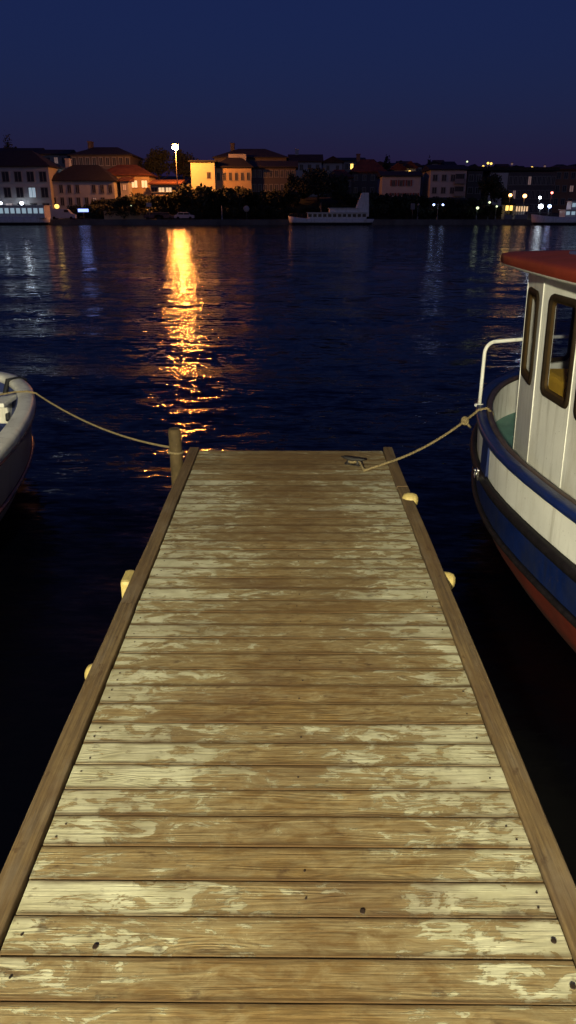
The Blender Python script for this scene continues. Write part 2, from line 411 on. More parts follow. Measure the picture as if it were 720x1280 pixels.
# ------------------------------------------------------------------ houses
def win(root, x, y, z, ww, wh, pane, shut=None):
    """x,z = centre on a facade facing -y at y"""
    m = MB(); fw = min(.12, ww * .14)
    m.box(x - ww / 2, x + ww / 2, y - .06, y + .02, z + wh / 2 - fw, z + wh / 2); m.box(x - ww / 2 - .08, x + ww / 2 + .08, y - .12, y + .02, z - wh / 2 - fw, z - wh / 2)
    m.box(x - ww / 2, x - ww / 2 + fw, y - .06, y + .02, z - wh / 2, z + wh / 2 - fw - .002); m.box(x + ww / 2 - fw, x + ww / 2, y - .06, y + .02, z - wh / 2, z + wh / 2 - fw - .002)
    m.box(x - fw / 3, x + fw / 3, y - .05, y - .005, z - wh / 2 + .003, z + wh / 2 - fw - .003)
    if shut:
        m.mi = 1
        for s in (-1, 1): m.box(x + s * (ww * .75) - ww * .22, x + s * (ww * .75) + ww * .22, y - .09, y - .01, z - wh / 2, z + wh / 2)
    f = m.build('window', [M['frame'], M['shutter']], root)
    box('pane', pane, f, x - ww / 2 + fw + .002, x + ww / 2 - fw - .002, y - .03, y + .01, z - wh / 2 + .002, z + wh / 2 - fw - .004)
def roof_mesh(m, x0, x1, y0, y1, ze, zr, kind, ov=.5):
    X0, X1, Y0, Y1 = x0 - ov, x1 + ov, y0 - ov, y1 + ov; ym = (y0 + y1) / 2; xm = (x0 + x1) / 2; t = .22
    if kind == 'flat':
        m.box(X0, X1, Y0, Y1, ze, max(zr, ze + .3)); return
    if kind == 'gable': r0, r1 = (X0, ym), (X1, ym)
    elif kind == 'hip': d = min((X1 - X0) * .32, (Y1 - Y0) / 2); r0, r1 = (X0 + d, ym), (X1 - d, ym)
    elif kind == 'front': r0, r1 = (xm, Y0), (xm, Y1)
    elif kind == 'shed': r0, r1 = (X0, Y1), (X1, Y1)
    a, b, c, d_ = (X0, Y0, ze), (X1, Y0, ze), (X1, Y1, ze), (X0, Y1, ze)
    p, q = (*r0, zr), (*r1, zr)
    def sl(*pts):
        m.face(pts)
    lo = [(v[0], v[1], v[2] - t) for v in (a, b, c, d_)]
    m.face(lo[::-1])
    for i in range(4):
        u, v = (a, b, c, d_)[i], (a, b, c, d_)[(i + 1) % 4]; m.face([lo[i], lo[(i + 1) % 4], v, u])
    if kind == 'front': sl(a, p, q, d_); sl(b, c, q, p); sl(a, b, p); sl(c, d_, q)
    elif kind == 'shed': sl(a, b, q, p); sl(a, p, d_); sl(b, c, q); sl(d_, c, q, p)
    else: sl(a, b, q, p); sl(c, d_, p, q); sl(b, c, q); sl(d_, a, p)
def house(px0, px1, pe, pr, Y, depth, wall, roof, kind, rows, cols, label, lit={}, ww=1.0, wh=1.3, zb=None, group=None, name='house', chim=0, shut=None, floor=3.0, top=1.3, cat='house', base=None, skip=()):
    a = atY(px0, pe, Y); b = atY(px1, pe, Y); ze = a.z; zr = atY(px0, pr, Y + depth / 2 if kind in ('gable', 'hip') else Y).z
    x0, x1 = a.x, b.x; xc = (x0 + x1) / 2; gz = min(ground_z(x0, Y), ground_z(x1, Y)) if zb is None else zb
    root = empty(name, (xc, Y, gz), label, cat, group)
    ox, oz = xc, gz
    m = MB(); m.box(x0 - ox, x1 - ox, 0, depth, -2.5, ze - oz - .1)
    m.box(x0 - ox - .08, x1 - ox + .08, -.08, depth + .08, -2.4, .5)
    m.build('wall', wall, root)
    m = MB(); roof_mesh(m, x0 - ox, x1 - ox, 0, depth, ze - oz + .12, zr - oz, kind); rf = m.build('roof', roof, root)
    for k in range(chim):
        cx = (x0 - ox) * (.55 - .9 * k); m = MB(); m.box(cx - .45, cx + .45, depth * .45, depth * .62, ze - oz, zr - oz + 1.1)
        m.box(cx - .55, cx + .55, depth * .44, depth * .63, zr - oz + 1.1, zr - oz + 1.28); m.build('chimney', wall, rf)
    W = x1 - x0
    for r in range(rows):
        z = ze - oz - top - r * floor
        for c in range(cols):
            if (r, c) in skip: continue
            x = (x0 - ox) + W * (c + .5) / cols
            win(root, x, 0, z, ww, wh, lit.get((r, c), M['glass']), shut)
    return root, x0 - ox, x1 - ox, ze - oz

def wp(key): return M[key]
# left block with three storeys beside the water
house(-34, 60, 208, 188, 178, 12, wp('wall_white'), wp('slate'), 'hip', 4, 6, 'grey three-storey block above the lit ferry, leftmost building on the far bank',
      {(1, 4): M['e_wincold'], (2, 2): M['e_windim']}, 1.7, 2.1, floor=3.2, top=2.0, name='apartment_block', cat='building', zb=1.0)
house(60, 142, 226, 206, 180, 11, wp('wall_white'), wp('slate'), 'hip', 2, 8, 'long grey two-storey house with dark hipped roof beside the leftmost block',
      {(1, 5): M['e_windim']}, .95, 1.7, floor=2.6, top=1.6, zb=2, chim=1, skip=((0, 4), (1, 7), (0, 0)))
house(88, 163, 194, 184, 196, 14, wp('wall_dark'), wp('slate'), 'hip', 2, 9, 'dark slate-roofed building with a chimney, tallest above the long grey house', {}, 1.0, 1.8, chim=1, name='large_house', cat='building')
house(-8, 44, 193, 185, 205, 12, wp('wall_grey'), wp('slate'), 'gable', 1, 7, 'low house peeping over the roof of the leftmost block, with one warm window', {(0, 2): M['e_windim'], (0, 1): M['e_windim']}, 1.2, 1.6)
house(45, 84, 193, 187, 203, 10, wp('wall_grey'), wp('slate'), 'gable', 1, 4, 'pale blue-grey house between the two left rooflines with a faint lit window', {(0, 2): M['e_windim']}, 1.1, 1.5)
# orange lit houses round the lamp
house(124, 186, 219, 206, 187, 9, wp('wall_ochre'), wp('roof'), 'hip', 1, 5, 'orange-lit house with a tiled roof left of the tall street lamp', {(0, 3): M['e_winwarm'], (0, 4): M['e_winwarm']}, 1.5, 1.6, top=1.8, skip=((0, 0), (0, 1)))
house(150, 160, 226, 220, 182.5, 4, wp('wall_white'), wp('roof'), 'shed', 1, 1, 'narrow pale annexe wall in front of the orange-lit house', {(0, 0): M['e_windim']}, .9, 1.3, name='annexe', cat='building')
house(188, 224, 230, 223, 178, 6, wp('wall_ochre'), wp('roof'), 'shed', 1, 4, 'low tiled outbuilding glowing orange at the foot of the tall lamp', {(0, 1): M['e_winwarm'], (0, 2): M['e_winwarm']}, 1.5, 1.0, top=1.1, name='outbuilding', cat='building')
# yellow gable and the big villa
house(238, 268, 203, 202, 184, 9, M['wall_pale'], wp('slate'), 'flat', 1, 2, 'bright yellow floodlit building right of the tall street lamp', {}, .9, 1.3, top=2.6, name='floodlit_building', cat='building', skip=((0, 0),))
rt, a0, a1, ze = house(268, 358, 197, 186, 198, 14, wp('wall_dark'), wp('slate'), 'hip', 2, 10, 'large dark building with a hipped roof standing behind the yellow floodlit one', {}, 1.0, 1.5, chim=1, name='large_house', cat='building', top=2.2)
m = MB(); m.box(a0 + 3.6, a0 + 7.8, -3.0, -.1, ze - 5, ze + .6); m.build('dormer', M['wall_white'], rt)
house(269, 314, 209, 197, 186, 9, wp('wall_ochre'), wp('slate'), 'hip', 2, 6, 'ochre house with a row of upright windows right of the yellow floodlit wall', {}, .75, 1.6, floor=4.0, top=1.9)
house(314, 370, 209, 201, 188, 10, wp('wall_dark'), wp('slate'), 'gable', 2, 8, 'long dark wing to the right of the ochre house', {}, .9, 1.5, floor=3.0, name='house_wing', cat='building')
# middle roofs
house(362, 402, 202, 193, 215, 10, wp('wall_white'), wp('roof'), 'gable', 1, 4, 'pale house with a long tiled roof above the round dark tree', {}, 1.0, 1.3, chim=1)
house(404, 428, 203, 195, 222, 9, wp('wall_white'), wp('roof'), 'front', 1, 2, 'pale gable-fronted house right of the long tiled roof', {}, .9, 1.2)
house(424, 456, 201, 197, 232, 10, wp('wall_grey'), wp('slate'), 'gable', 1, 5, 'flat grey house with a single bright window under its eaves', {(0, 2): M['e_winyel']}, 1.0, 1.5, top=1.4)
house(410, 440, 222, 212, 205, 10, wp('wall_dark'), wp('roof'), 'hip', 1, 3, 'dark low house with a warm window behind the white ferry', {(0, 0): M['e_windim']}, 1.2, 1.4)
house(440, 482, 215, 199, 212, 11, wp('wall_dark'), wp('roof'), 'hip', 2, 4, 'dark house with a steep hipped roof left of the white house with red shutters', {}, 1.0, 1.3, chim=1)
house(478, 526, 220, 214, 192, 10, wp('wall_white'), wp('slate'), 'gable', 2, 5, 'white two-storey house with red-brown shutters right of the ferry funnel', {}, .8, 1.3, top=1.5, floor=2.8, shut=True, skip=((0, 0), (0, 4), (1, 0)))
house(489, 506, 212, 203, 214, 8, wp('wall_grey'), wp('roof'), 'front', 1, 2, 'small gabled house on the left above the white house with red shutters', {}, .8, 1.1)
house(506, 520, 210, 201, 216, 8, wp('wall_white'), wp('roof'), 'front', 1, 1, 'small white gable catching light above the white house with red shutters', {}, .8, 1.1)
# right-hand blocks
rt, a0, a1, ze = house(539, 584, 212, 206, 190, 12, wp('wall_white'), wp('slate'), 'gable', 4, 4, 'white four-storey apartment block with a stack of recessed balconies', {}, 1.2, 1.4, top=1.7, floor=2.7, name='apartment_block', cat='building', skip=tuple((r, 3) for r in range(4)))
for r in range(3):
    z = ze - 2.9 - r * 2.7; m = MB(); m.box(a1 - 2.9, a1 - .3, -1.1, 0, z - .12, z); m.box(a1 - 2.9, a1 - .3, -1.1, -1.04, z, z + .9); m.build('balcony', M['wall_grey'], rt)
    box('balcony_door', M['glass'], rt, a1 - 2.7, a1 - .5, -.05, .01, z + .05, z + 2.0)
house(585, 604, 213, 208, 193, 12, wp('wall_dark'), wp('slate'), 'flat', 4, 2, 'dark narrow block joined to the right of the white apartment block', {}, 1.2, 1.4, top=1.6, floor=2.7, name='apartment_block', cat='building')
rt, a0, a1, ze = house(613, 696, 214, 209, 195, 14, wp('wall_dark'), wp('slate'), 'flat', 3, 14, 'wide dark building behind the waterfront kiosks, its left end pale', {(0, 8): M['e_windim'], (1, 5): M['e_windim']}, .9, 1.9, top=2.0, floor=3.1, name='waterfront_building', cat='building', skip=tuple((r, c) for r in range(3) for c in range(4)))
box('end_bay', M['wall_white'], rt, a0 - .1, a0 + (a1 - a0) * .27, -.35, .1, -2, ze - .4)
house(686, 740, 212, 207, 203, 12, wp('wall_brown'), wp('roof'), 'hip', 3, 6, 'reddish brown block at the right edge of the far bank', {(1, 3): M['e_windim']}, 1.1, 1.5, name='apartment_block', cat='building')

# houses on the far hill
rr = random.Random(11)
hill = []
for i in range(34):
    px = 436 + i * 9.2 + rr.uniform(-4, 4); Y = rr.uniform(260, 420); pe = 209.5 + rr.uniform(-3, 5) - (3 if px < 560 else 0)
    wpx = rr.uniform(9, 20); dark = rr.random()
    lit = {}
    if rr.random() < .65: lit[(0, rr.randrange(3))] = rr.choice([M['e_winwarm'], M['e_winyel'], M['e_windim']])
    a = ('lit window' if lit else 'no lights on')
    house(px, px + wpx, pe, pe - rr.uniform(2.5, 5), Y, 9, M[rr.choice(['wall_grey', 'wall_dark', 'wall_brown', 'wall_white'])], M[rr.choice(['roof', 'slate'])],
          rr.choice(['gable', 'hip', 'front']), 1, 3, 'small distant house on the dark hillside skyline with ' + a, lit, 1.2, 1.3,
          group='distant houses on the hillside', name='hillside_house', zb=ground_z(0, Y) - 6)

# ------------------------------------------------------------------ trees and bushes
def crown(m, c, rx, ry, rz, n, leafs, rng, lumps=9):
    cl = []
    for k in range(lumps):
        a = rng.uniform(0, 6.283); e = rng.uniform(-.6, 1.0); q = rng.uniform(.35, .8)
        cl.append((c[0] + rx * q * math.cos(a) * math.cos(e), c[1] + ry * q * math.sin(a) * math.cos(e), c[2] + rz * q * math.sin(e), rng.uniform(.28, .5)))
    for k in range(n):
        x, y, z, s = rng.choice(cl)
        d = Vector((rng.gauss(0, 1), rng.gauss(0, 1), rng.gauss(0, 1))).normalized() * (rng.random() ** .45)
        p = Vector((x + d.x * rx * s, y + d.y * ry * s, z + d.z * rz * s))
        u = Vector((rng.gauss(0, 1), rng.gauss(0, 1), rng.gauss(0, 1))).normalized(); v = u.orthogonal().normalized()
        l = leafs * rng.uniform(.6, 1.4)
        m.face([p - u * l, p + v * l * .5, p + u * l, p - v * l * .5])
def make_tree(name, loc, h, rw, label, cat='tree', group=None, n=1500, leafs=.3, seed=1, trunkf=.35):
    rng = random.Random(seed); root = empty(name, loc, label, cat, group)
    m = MB(); m.tube([(0, 0, -1), (.1, 0, h * .25), (0, .1, h * .55), (.1, 0, h * .8)], .2, 7, rr=[h * .03, h * .024, h * .016, h * .006])
    for k in range(6):
        a = k * 1.05 + rng.random(); z = h * (.3 + .07 * k); m.tube([(0, 0, z), (math.cos(a) * rw * .3, math.sin(a) * rw * .3, z + h * .1), (math.cos(a) * rw * .65, math.sin(a) * rw * .65, z + h * .18)], .1, 5, rr=[h * .012, h * .008, h * .003])
    m.build('trunk', M['bark'], root)
    m = MB(); crown(m, (0, 0, h * (trunkf + (1 - trunkf) / 2)), rw, rw, h * (1 - trunkf) / 2 * 1.1, n, leafs, rng, 14); m.build('crown', M['leaf'], root, fix=False)
    return root
def tree_px(px, ptop, Y, wpx, label, seed, n=1600, trunkf=.3, leafs=.3, name='tree', group=None, gz=None):
    a = atY(px, ptop, Y); g = ground_z(a.x, Y) if gz is None else gz; h = a.z - g; rw = wpx / 2 * Y * .93 / F
    return make_tree(name, (a.x, Y, g), h, rw, label, 'tree', group, n, leafs, seed, trunkf)
tree_px(12, 168, 212, 22, 'dark tree on the skyline above the leftmost block', 3, 900)
tree_px(196, 184, 206, 44, 'broad dark tree rising behind the tall street lamp', 4, 2600)
tree_px(228, 188, 208, 42, 'dark tree between the street lamp and the yellow building', 5, 2200)
tree_px(398, 204, 176, 52, 'round black tree on the bank above the white ferry', 6, 3600, .05)
tree_px(372, 214, 177, 34, 'black tree left of the round one above the ferry bow', 7, 2200, .05)
tree_px(424, 217, 175, 30, 'black tree right of the round one above the ferry', 17, 2200, .05)
tree_px(617, 217, 183, 34, 'tall black tree between the white and the wide dark building', 8, 2600, .08)
tree_px(634, 236, 181, 18, 'small black tree right of the tall black one', 9, 1000, .05)
tree_px(484, 193, 240, 12, 'small tree breaking the skyline over the middle roofs', 10, 500)
tree_px(537, 196, 260, 9, 'slim tree on the skyline near the white apartment block', 12, 400)
# bank planting: individual bushes
protos = []
for k in range(5):
    rng = random.Random(40 + k); root = empty('bush', (0, 0, -50), 'dark leafy bush in the planting on the far bank', 'bush', 'bushes planted along the far bank')
    m = MB(); crown(m, (0, 0, 1.5), 2.2, 1.8, 1.7, 900, .22, rng, 12); m.build('foliage', M['leaf'], root, fix=False)
    m = MB()
    for q in range(5): a = q * 1.3; m.tube([(0, 0, -.5), (math.cos(a) * .4, math.sin(a) * .4, .8), (math.cos(a) * 1.1, math.sin(a) * 1.1, 2)], .05, 5, rr=[.07, .05, .02])
    m.build('stem', M['bark'], root); protos.append(root)
cnt = 0
def bush(px, ptop, Y, s=1):
    global cnt
    p = protos[cnt % 5]; o = p if cnt < 5 else copy_tree(p); cnt += 1
    a = atY(px, ptop, Y); g = ground_z(a.x, Y); h = max(1.2, a.z - g)
    o.location = (a.x, Y, g - .1); o.rotation_euler.z = cnt * 2.4; k = h / 3.1; o.scale = (max(.75, k) * s, max(.75, k) * s, k)
prof = [(92, 262), (100, 258), (112, 254), (122, 248), (134, 246), (146, 243), (158, 240), (170, 238), (182, 240), (194, 240), (206, 238), (218, 234), (230, 231), (242, 227), (254, 228), (266, 230),
        (276, 231), (288, 229), (300, 231), (312, 233), (324, 233), (336, 234), (348, 233), (360, 230), (436, 236), (446, 234), (456, 235), (468, 236), (480, 240), (492, 239), (504, 238), (516, 238), (526, 240),
        (538, 244), (550, 243), (562, 243), (574, 244), (586, 245), (598, 244)]
for px, pt in prof: bush(px, pt, 173.5 + rr.uniform(-.8, .8), 1.0)
for px in range(96, 640, 13):
    bush(px + rr.uniform(-3, 3), 254 + rr.uniform(-3, 3), 171.2 + rr.uniform(-.5, .5), 1.15)

# ------------------------------------------------------------------ lamps on the far bank
def street_lamp(px, py, Y, mat, r, label, name='street_lamp', gz=None, pole=True, arms=1, cat='street lamp', group=None):
    a = atY(px, py, Y); g = (ground_z(a.x, Y) if Y > 170 else QZ) if gz is None else gz
    root = empty(name, (a.x, Y, g), label, cat, group); h = a.z - g
    m = MB(); pr = .10 if h > 9 else .07
    m.tube([(0, .35, -.2), (0, .35, h * .5), (0, .35, h - .1)], pr, 8, rr=[pr, pr * .8, pr * .6]); m.tube([(0, .35, h - .1), (0, .3, h + r + .12), (0, 0, h + r + .14)], .05, 6)
    m.lathe([(pr * 1.9, -.2), (pr * 1.9, .5), (pr * 1.1, .7)], 10, (0, .35, 0)); m.build('pole', M['steel'], root)
    for k in range(arms):
        dx = (k - (arms - 1) / 2) * 1.9
        if arms > 1: m = MB(); m.tube([(0, .35, h), (dx, 0, h + r + .1)], .04, 6); m.build('arm', M['steel'], root)
        m = MB(); m.lathe([(r * .25, h + r * 1.5), (r * 1.15, h + r * 1.15), (r * 1.2, h + r * .85)], 14, (dx, 0, 0)); m.build('hood', M['steel'], root)
        m = MB(); m.ball((dx, 0, h), r, r, r * .9, 14, 10); m.build('lamp_globe', mat, root)
    return root
street_lamp(219, 184, 175.3, M['e_sodium'], .60, 'tall orange street lamp towering over the far bank, the brightest light')
street_lamp(27, 254, 176, M['e_strong'], .36, 'white lamp on the quay in front of the leftmost block, above the lit ferry cabin')
street_lamp(1, 254, 176, M['e_white'], .3, 'white lamp at the left edge of the photo above the lit ferry')
street_lamp(103, 211, 190, M['e_strong'], .34, 'white lamp shining above the roof of the long grey house', gz=5)
street_lamp(71, 258, 171, M['e_winyel'], .5, 'dim yellow lamp beside the right end of the lit ferry')
street_lamp(164, 257, 171, M['e_green'], .1, 'tiny greenish lamp over the orange-lit embankment wall')
street_lamp(548, 256, 167, M['e_blue'], .2, 'twin-headed blue-white lamp on the promenade below the apartment block', arms=2)
street_lamp(523, 256, 167, M['frame'], .2, 'unlit pale globe lamp on the promenade right of the ferry')
street_lamp(597, 260, 168, M['e_green'], .3, 'pale green globe lamp below the dark narrow block')
street_lamp(612, 253, 170, M['e_green'], .24, 'pale green lamp half hidden in front of the tall black tree')
street_lamp(621, 258, 168, M['e_green'], .2, 'small yellow-green lamp left of the yellow kiosk')
street_lamp(638, 244, 176, M['e_warm'], .36, 'orange lamp above the yellow kiosk, left one of the orange pair')
street_lamp(656, 245, 176, M['e_warm'], .42, 'orange lamp above the long lit kiosk, right one of the orange pair')
street_lamp(675, 247, 174, M['e_white'], .30, 'white lamp on the promenade just right of the orange pair')
street_lamp(690, 241, 178, M['e_red'], .26, 'small red-pink lamp in front of the wide dark building')
street_lamp(676, 258, 168, M['e_white'], .5, 'dazzling blue-white floodlight low on the quay near the right edge')
street_lamp(687, 258, 168, M['e_blue'], .36, 'blue-white lamp just right of the dazzling floodlight')
for i, (px, py, k) in enumerate([(584, 202, 'e_green'), (614, 204.5, 'e_winyel'), (533, 210.5, 'e_winyel'), (646, 209, 'e_winyel'), (669, 210.5, 'e_winyel'), (665, 209.5, 'e_winyel'), (702, 209.5, 'e_green'), (610, 204, 'e_winyel'), (604, 208, 'e_winyel'), (681, 208, 'e_windim'), (685, 213, 'e_winyel'), (711, 212, 'e_winyel'), (453, 214, 'e_winyel'), (512, 215, 'e_winyel'), (640, 205, 'e_windim'), (560, 206, 'e_windim')]):
    street_lamp(px, py, 300 - (85 if i in (12, 13) else 0), M[k], .42 if k != 'e_green' else .3, 'tiny distant street lamp among the hillside houses', group='distant lamps on the hillside')

# ------------------------------------------------------------------ kiosks, signs, cars on the far bank
def kiosk(px0, px1, pt, pb, Y, pane, label, n):
    a = atY(px0, pt, Y); b = atY(px1, pt, Y); xc = (a.x + b.x) / 2; hw = (b.x - a.x) / 2; h = a.z - QZ
    root = empty('kiosk', (xc, Y, QZ), label, 'kiosk')
    box('floor', M['concrete'], root, -hw, hw, 0, 2.6, 0, .12); box('back_wall', M['wall_white'], root, -hw, hw, 2.5, 2.6, .12, h)
    box('counter', M['wall_grey'], root, -hw, hw, 0, .3, .12, 1.0)
    box('roof', M['slate'], root, -hw - .25, hw + .25, -.5, 2.8, h, h + .18)
    for k in range(n + 1):
        x = -hw + 2 * hw * k / n; box('post', M['frame'], root, x - .05, x + .05, -.02, .08, 1.0, h)
    for k in range(n):
        x0 = -hw + 2 * hw * k / n; x1 = -hw + 2 * hw * (k + 1) / n; box('lit_panel', pane, root, x0 + .12, x1 - .12, .1, .14, h - 1.1, h - .15)
kiosk(632, 642, 256, 266, 167.5, M['e_winyel'], 'small kiosk glowing yellow on the right of the promenade', 2)
kiosk(645, 661, 257, 266, 167.5, M['e_winwarm'], 'longer pale-lit kiosk right of the yellow one', 5)
def sign(px, py, Y, wd, ht, mat, label, name='sign_board', round_=False):
    a = atY(px, py, Y); g = QZ if Y < 170 else ground_z(a.x, Y); root = empty(name, (a.x, Y, g), label, 'sign'); z = a.z - g
    m = MB(); m.tube([(0, .06, -.1), (0, .06, z + ht * .3)], .05, 6); m.build('post', M['steel'], root)
    m = MB()
    if round_: m.lathe([(0, -.03), (wd / 2, -.03), (wd / 2, .03), (0, .03)], 18, (0, 0, z), Matrix.Rotation(R(90), 3, 'X'))
    else: m.box(-wd / 2, wd / 2, -.04, .04, z - ht / 2, z + ht / 2, bev=.02)
    m.build('panel', mat, root)
sign(186, 256, 167.4, 1.1, .8, M['wall_white'], 'pale rectangular sign on a post, left of the parked cars')
sign(308, 261, 167.4, 1.25, 1.25, M['wall_white'], 'pale round sign alone on the dark promenade', round_=True)
sign(516, 258, 167.4, .9, 1.2, M['wall_grey'], 'grey upright sign beside the unlit globe lamp')
sign(104, 263, 168, 2.2, .6, M['e_sign'], 'glowing blue strip sign right of the lit ferry')
a = atY(277.5, 271, 167); pst = empty('marker_post', (a.x, 167, QZ), 'thin pale marker post on the dark promenade', 'post')
m = MB(); m.lathe([(0, 0), (.14, 0), (.14, .3), (.07, .34), (.06, 2.7), (.0, 2.75)], 8); m.build('shaft', M['wall_white'], pst)
def car(px, Y, paint, label, van=False):
    a = atY(px, 274, Y); root = empty('parked_van' if van else 'parked_car', (a.x, Y, QZ), label, 'van' if van else 'car')
    L, H = (5.2, 2.1) if van else (4.2, 1.45)
    prof = [(-L / 2, .3), (-L / 2, .8), (-L / 2 + .1, H * .62), (-L / 2 + .5, H * .66), (-L / 2 + .9, H), (L / 2 - 1.2, H), (L / 2 - .7 if van else L / 2 - .9, H * .68 if not van else H * .7), (L / 2 - .05, .85), (L / 2, .3)]
    if van: prof = [(-L / 2, .3), (-L / 2, H - .1), (-L / 2 + .15, H), (L / 2 - 1.6, H), (L / 2 - .8, H * .58), (L / 2 - .05, .95), (L / 2, .3)]
    m = MB(); rows = []
    for y, ins in ((-.85, .06), (-.8, 0), (.8, 0), (.85, .06)): rows.append([(x * (1 - ins * .3), y, z - ins * (z > .5)) for x, z in prof])
    V = m.grid(rows, cv=True, smooth=False)
    m.bm.faces.new(V[0]); m.bm.faces.new(V[-1]); m.build('body', paint, root)
    m = MB()
    for (x0, x1) in (((-1.2, -.15), (-.05, 1.05)) if not van else ((.4, 1.3),)):
        m.box(x0, x1, -.845, -.83 - .035, H * .68, H * .92)
    m.build('side_window', M['glass'], root)
    for sx in (-L / 2 + .8, L / 2 - .8):
        for sy in (-.84, .84):
            m = MB(); m.lathe([(0, -.1), (.2, -.1), (.31, -.08), (.32, .08), (.2, .1), (0, .1)], 16, (sx, sy, .32), Matrix.Rotation(R(90), 3, 'X')); wl = m.build('wheel', M['tyre'], root)
    for s in (-.6, .6): box('headlight', M['frame'], root, L / 2 - .08, L / 2 + .01, s - .12, s + .12, .62, .75)
car(231, 168, M['palepaint'], 'pale car parked on the promenade just right of the lamp glitter')
car(206, 168.4, M['darkpaint'], 'dark car parked below the tall street lamp, right of the other dark car')
car(193, 168.4, M['darkpaint'], 'dark car parked left of the other dark car below the street lamp')
car(80, 168, M['palepaint'], 'white van parked just right of the lit ferry', van=True)
a = atY(130, 266, 170.6); b = atY(182, 266, 170.6); wl = MB(); wl.box(a.x, b.x, 170.4, 170.8, .9, 2.5); wl.box(a.x - .1, b.x + .1, 170.3, 170.9, 2.5, 2.65)
tag(wl.build('retaining_wall', M['wall_ochre']), 'low ochre retaining wall on the promenade left of the parked cars', 'wall')
# low quay lamp that lights that wall from the side
street_lamp(184, 262, 169.6, M['e_warm'], .07, 'tiny orange lamp at the end of the low ochre wall')

# ------------------------------------------------------------------ vessels on the far side
def ship(px0, px1, Y, zd, label, cat, decks, flip=1, lit=None, name='ferry', fin=None):
    a = atY(px0, 270, Y); b = atY(px1, 270, Y); L = b.x - a.x; root = empty(name, ((a.x + b.x) / 2, Y, 0), label, cat)
    def half(u): return 2.4 * (1 - abs(u) ** 3.5) ** .5 if abs(u) < 1 else 0
    us = [math.sin(k * math.pi / 48) for k in range(-24, 25)]
    def hullrow(z, k, dx=0): return [(u * (L / 2 + dx), -half(u) * k, z + .55 * max(0, -u * flip) ** 3 * (z > .5)) for u in us] + [(u * (L / 2 + dx), half(u) * k, z + .55 * max(0, -u * flip) ** 3 * (z > .5)) for u in reversed(us)]
    m = MB(); m.grid([hullrow(-.5, .7, -1.2), hullrow(.15, .9, -.5), hullrow(.5, .95, -.3)], cv=True); m.build('lower_hull', M['darkpaint'], root)
    m = MB(); V = m.grid([hullrow(.5, .953, -.3), hullrow(zd, 1, 0), hullrow(zd, .93, -.2), hullrow(zd - .3, .93, -.2)], cv=True); m.bm.faces.new(V[-1]); m.build('upper_hull', M['white'], root)
    for (u0, u1, z0, z1, yw, nw) in decks:
        x0, x1 = u0 * L / 2, u1 * L / 2; m = MB(); m.box(x0, x1, -yw, yw, zd - .3 + z0, zd + z1, bev=.05); m.box(x0 - .2, x1 + .2, -yw - .2, yw + .2, zd + z1 + .003, zd + z1 + .1)
        dk = m.build('deckhouse', M['white'], root)
        for k in range(nw):
            x = x0 + (x1 - x0) * (k + .5) / nw; w_ = (x1 - x0) / nw * .34; zm = zd + (z0 + z1) / 2 + .08; hh = (z1 - z0) * .24
            box('window', lit or M['glass'], dk, x - w_, x + w_, -yw - .03, -yw + .02, zm - hh, zm + hh)
    return root, L
rt, L = ship(360, 468, 160, 1.15, 'white ferry with a slanted tail-like funnel moored under the dark bank', 'ferry',
             [(-.55, .80, 0, 1.15, 1.9, 12), (-.05, .62, 1.25, 1.95, 1.5, 0)])
m = MB()
pf = [(L * .255, 2.2), (L * .345, 6.0), (L * .425, 6.0), (L * .435, 1.6), (L * .26, 1.6)]
m.grid([[(x, -.35, z) for x, z in pf], [(x, .35, z) for x, z in pf]], cv=True, smooth=False); m.face([(x, -.352, z) for x, z in pf]); m.face([(x, .352, z) for x, z in pf[::-1]]); m.build('funnel', M['white'], rt)
m = MB(); m.tube([(-L * .12, 0, 2), (-L * .12, 0, 4.2)], .06, 6); m.tube([(-L * .10, -.5, 2.2), (-L * .14, .5, 3.6)], .04, 6); m.build('mast', M['steel'], rt)
m = MB()
for k in range(9): m.tube([(-L * .48 + k * .5, -1.2 - .08 * k, 1.4), (-L * .48 + k * .5, -1.2 - .08 * k, 2.1)], .025, 5)
m.tube([(-L * .48, -1.2, 2.1), (-L * .48 + 4, -1.84, 2.1)], .025, 5); m.build('railing', M['steel'], rt)
ship(-30, 63, 161, 1.6, 'lit passenger ferry with a white hull moored below the leftmost block', 'ferry', [(-.9, .93, 0, 2.0, 2.0, 12)], lit=M['e_wincold'])
rt, L = ship(664, 760, 161, 1.5, 'white passenger boat moored at the right edge of the far bank', 'passenger boat', [(-.2, .9, 0, 1.3, 1.8, 8), (-.05, .6, 1.4, 2.9, 1.4, 5)], flip=1, lit=M['e_wincold'])

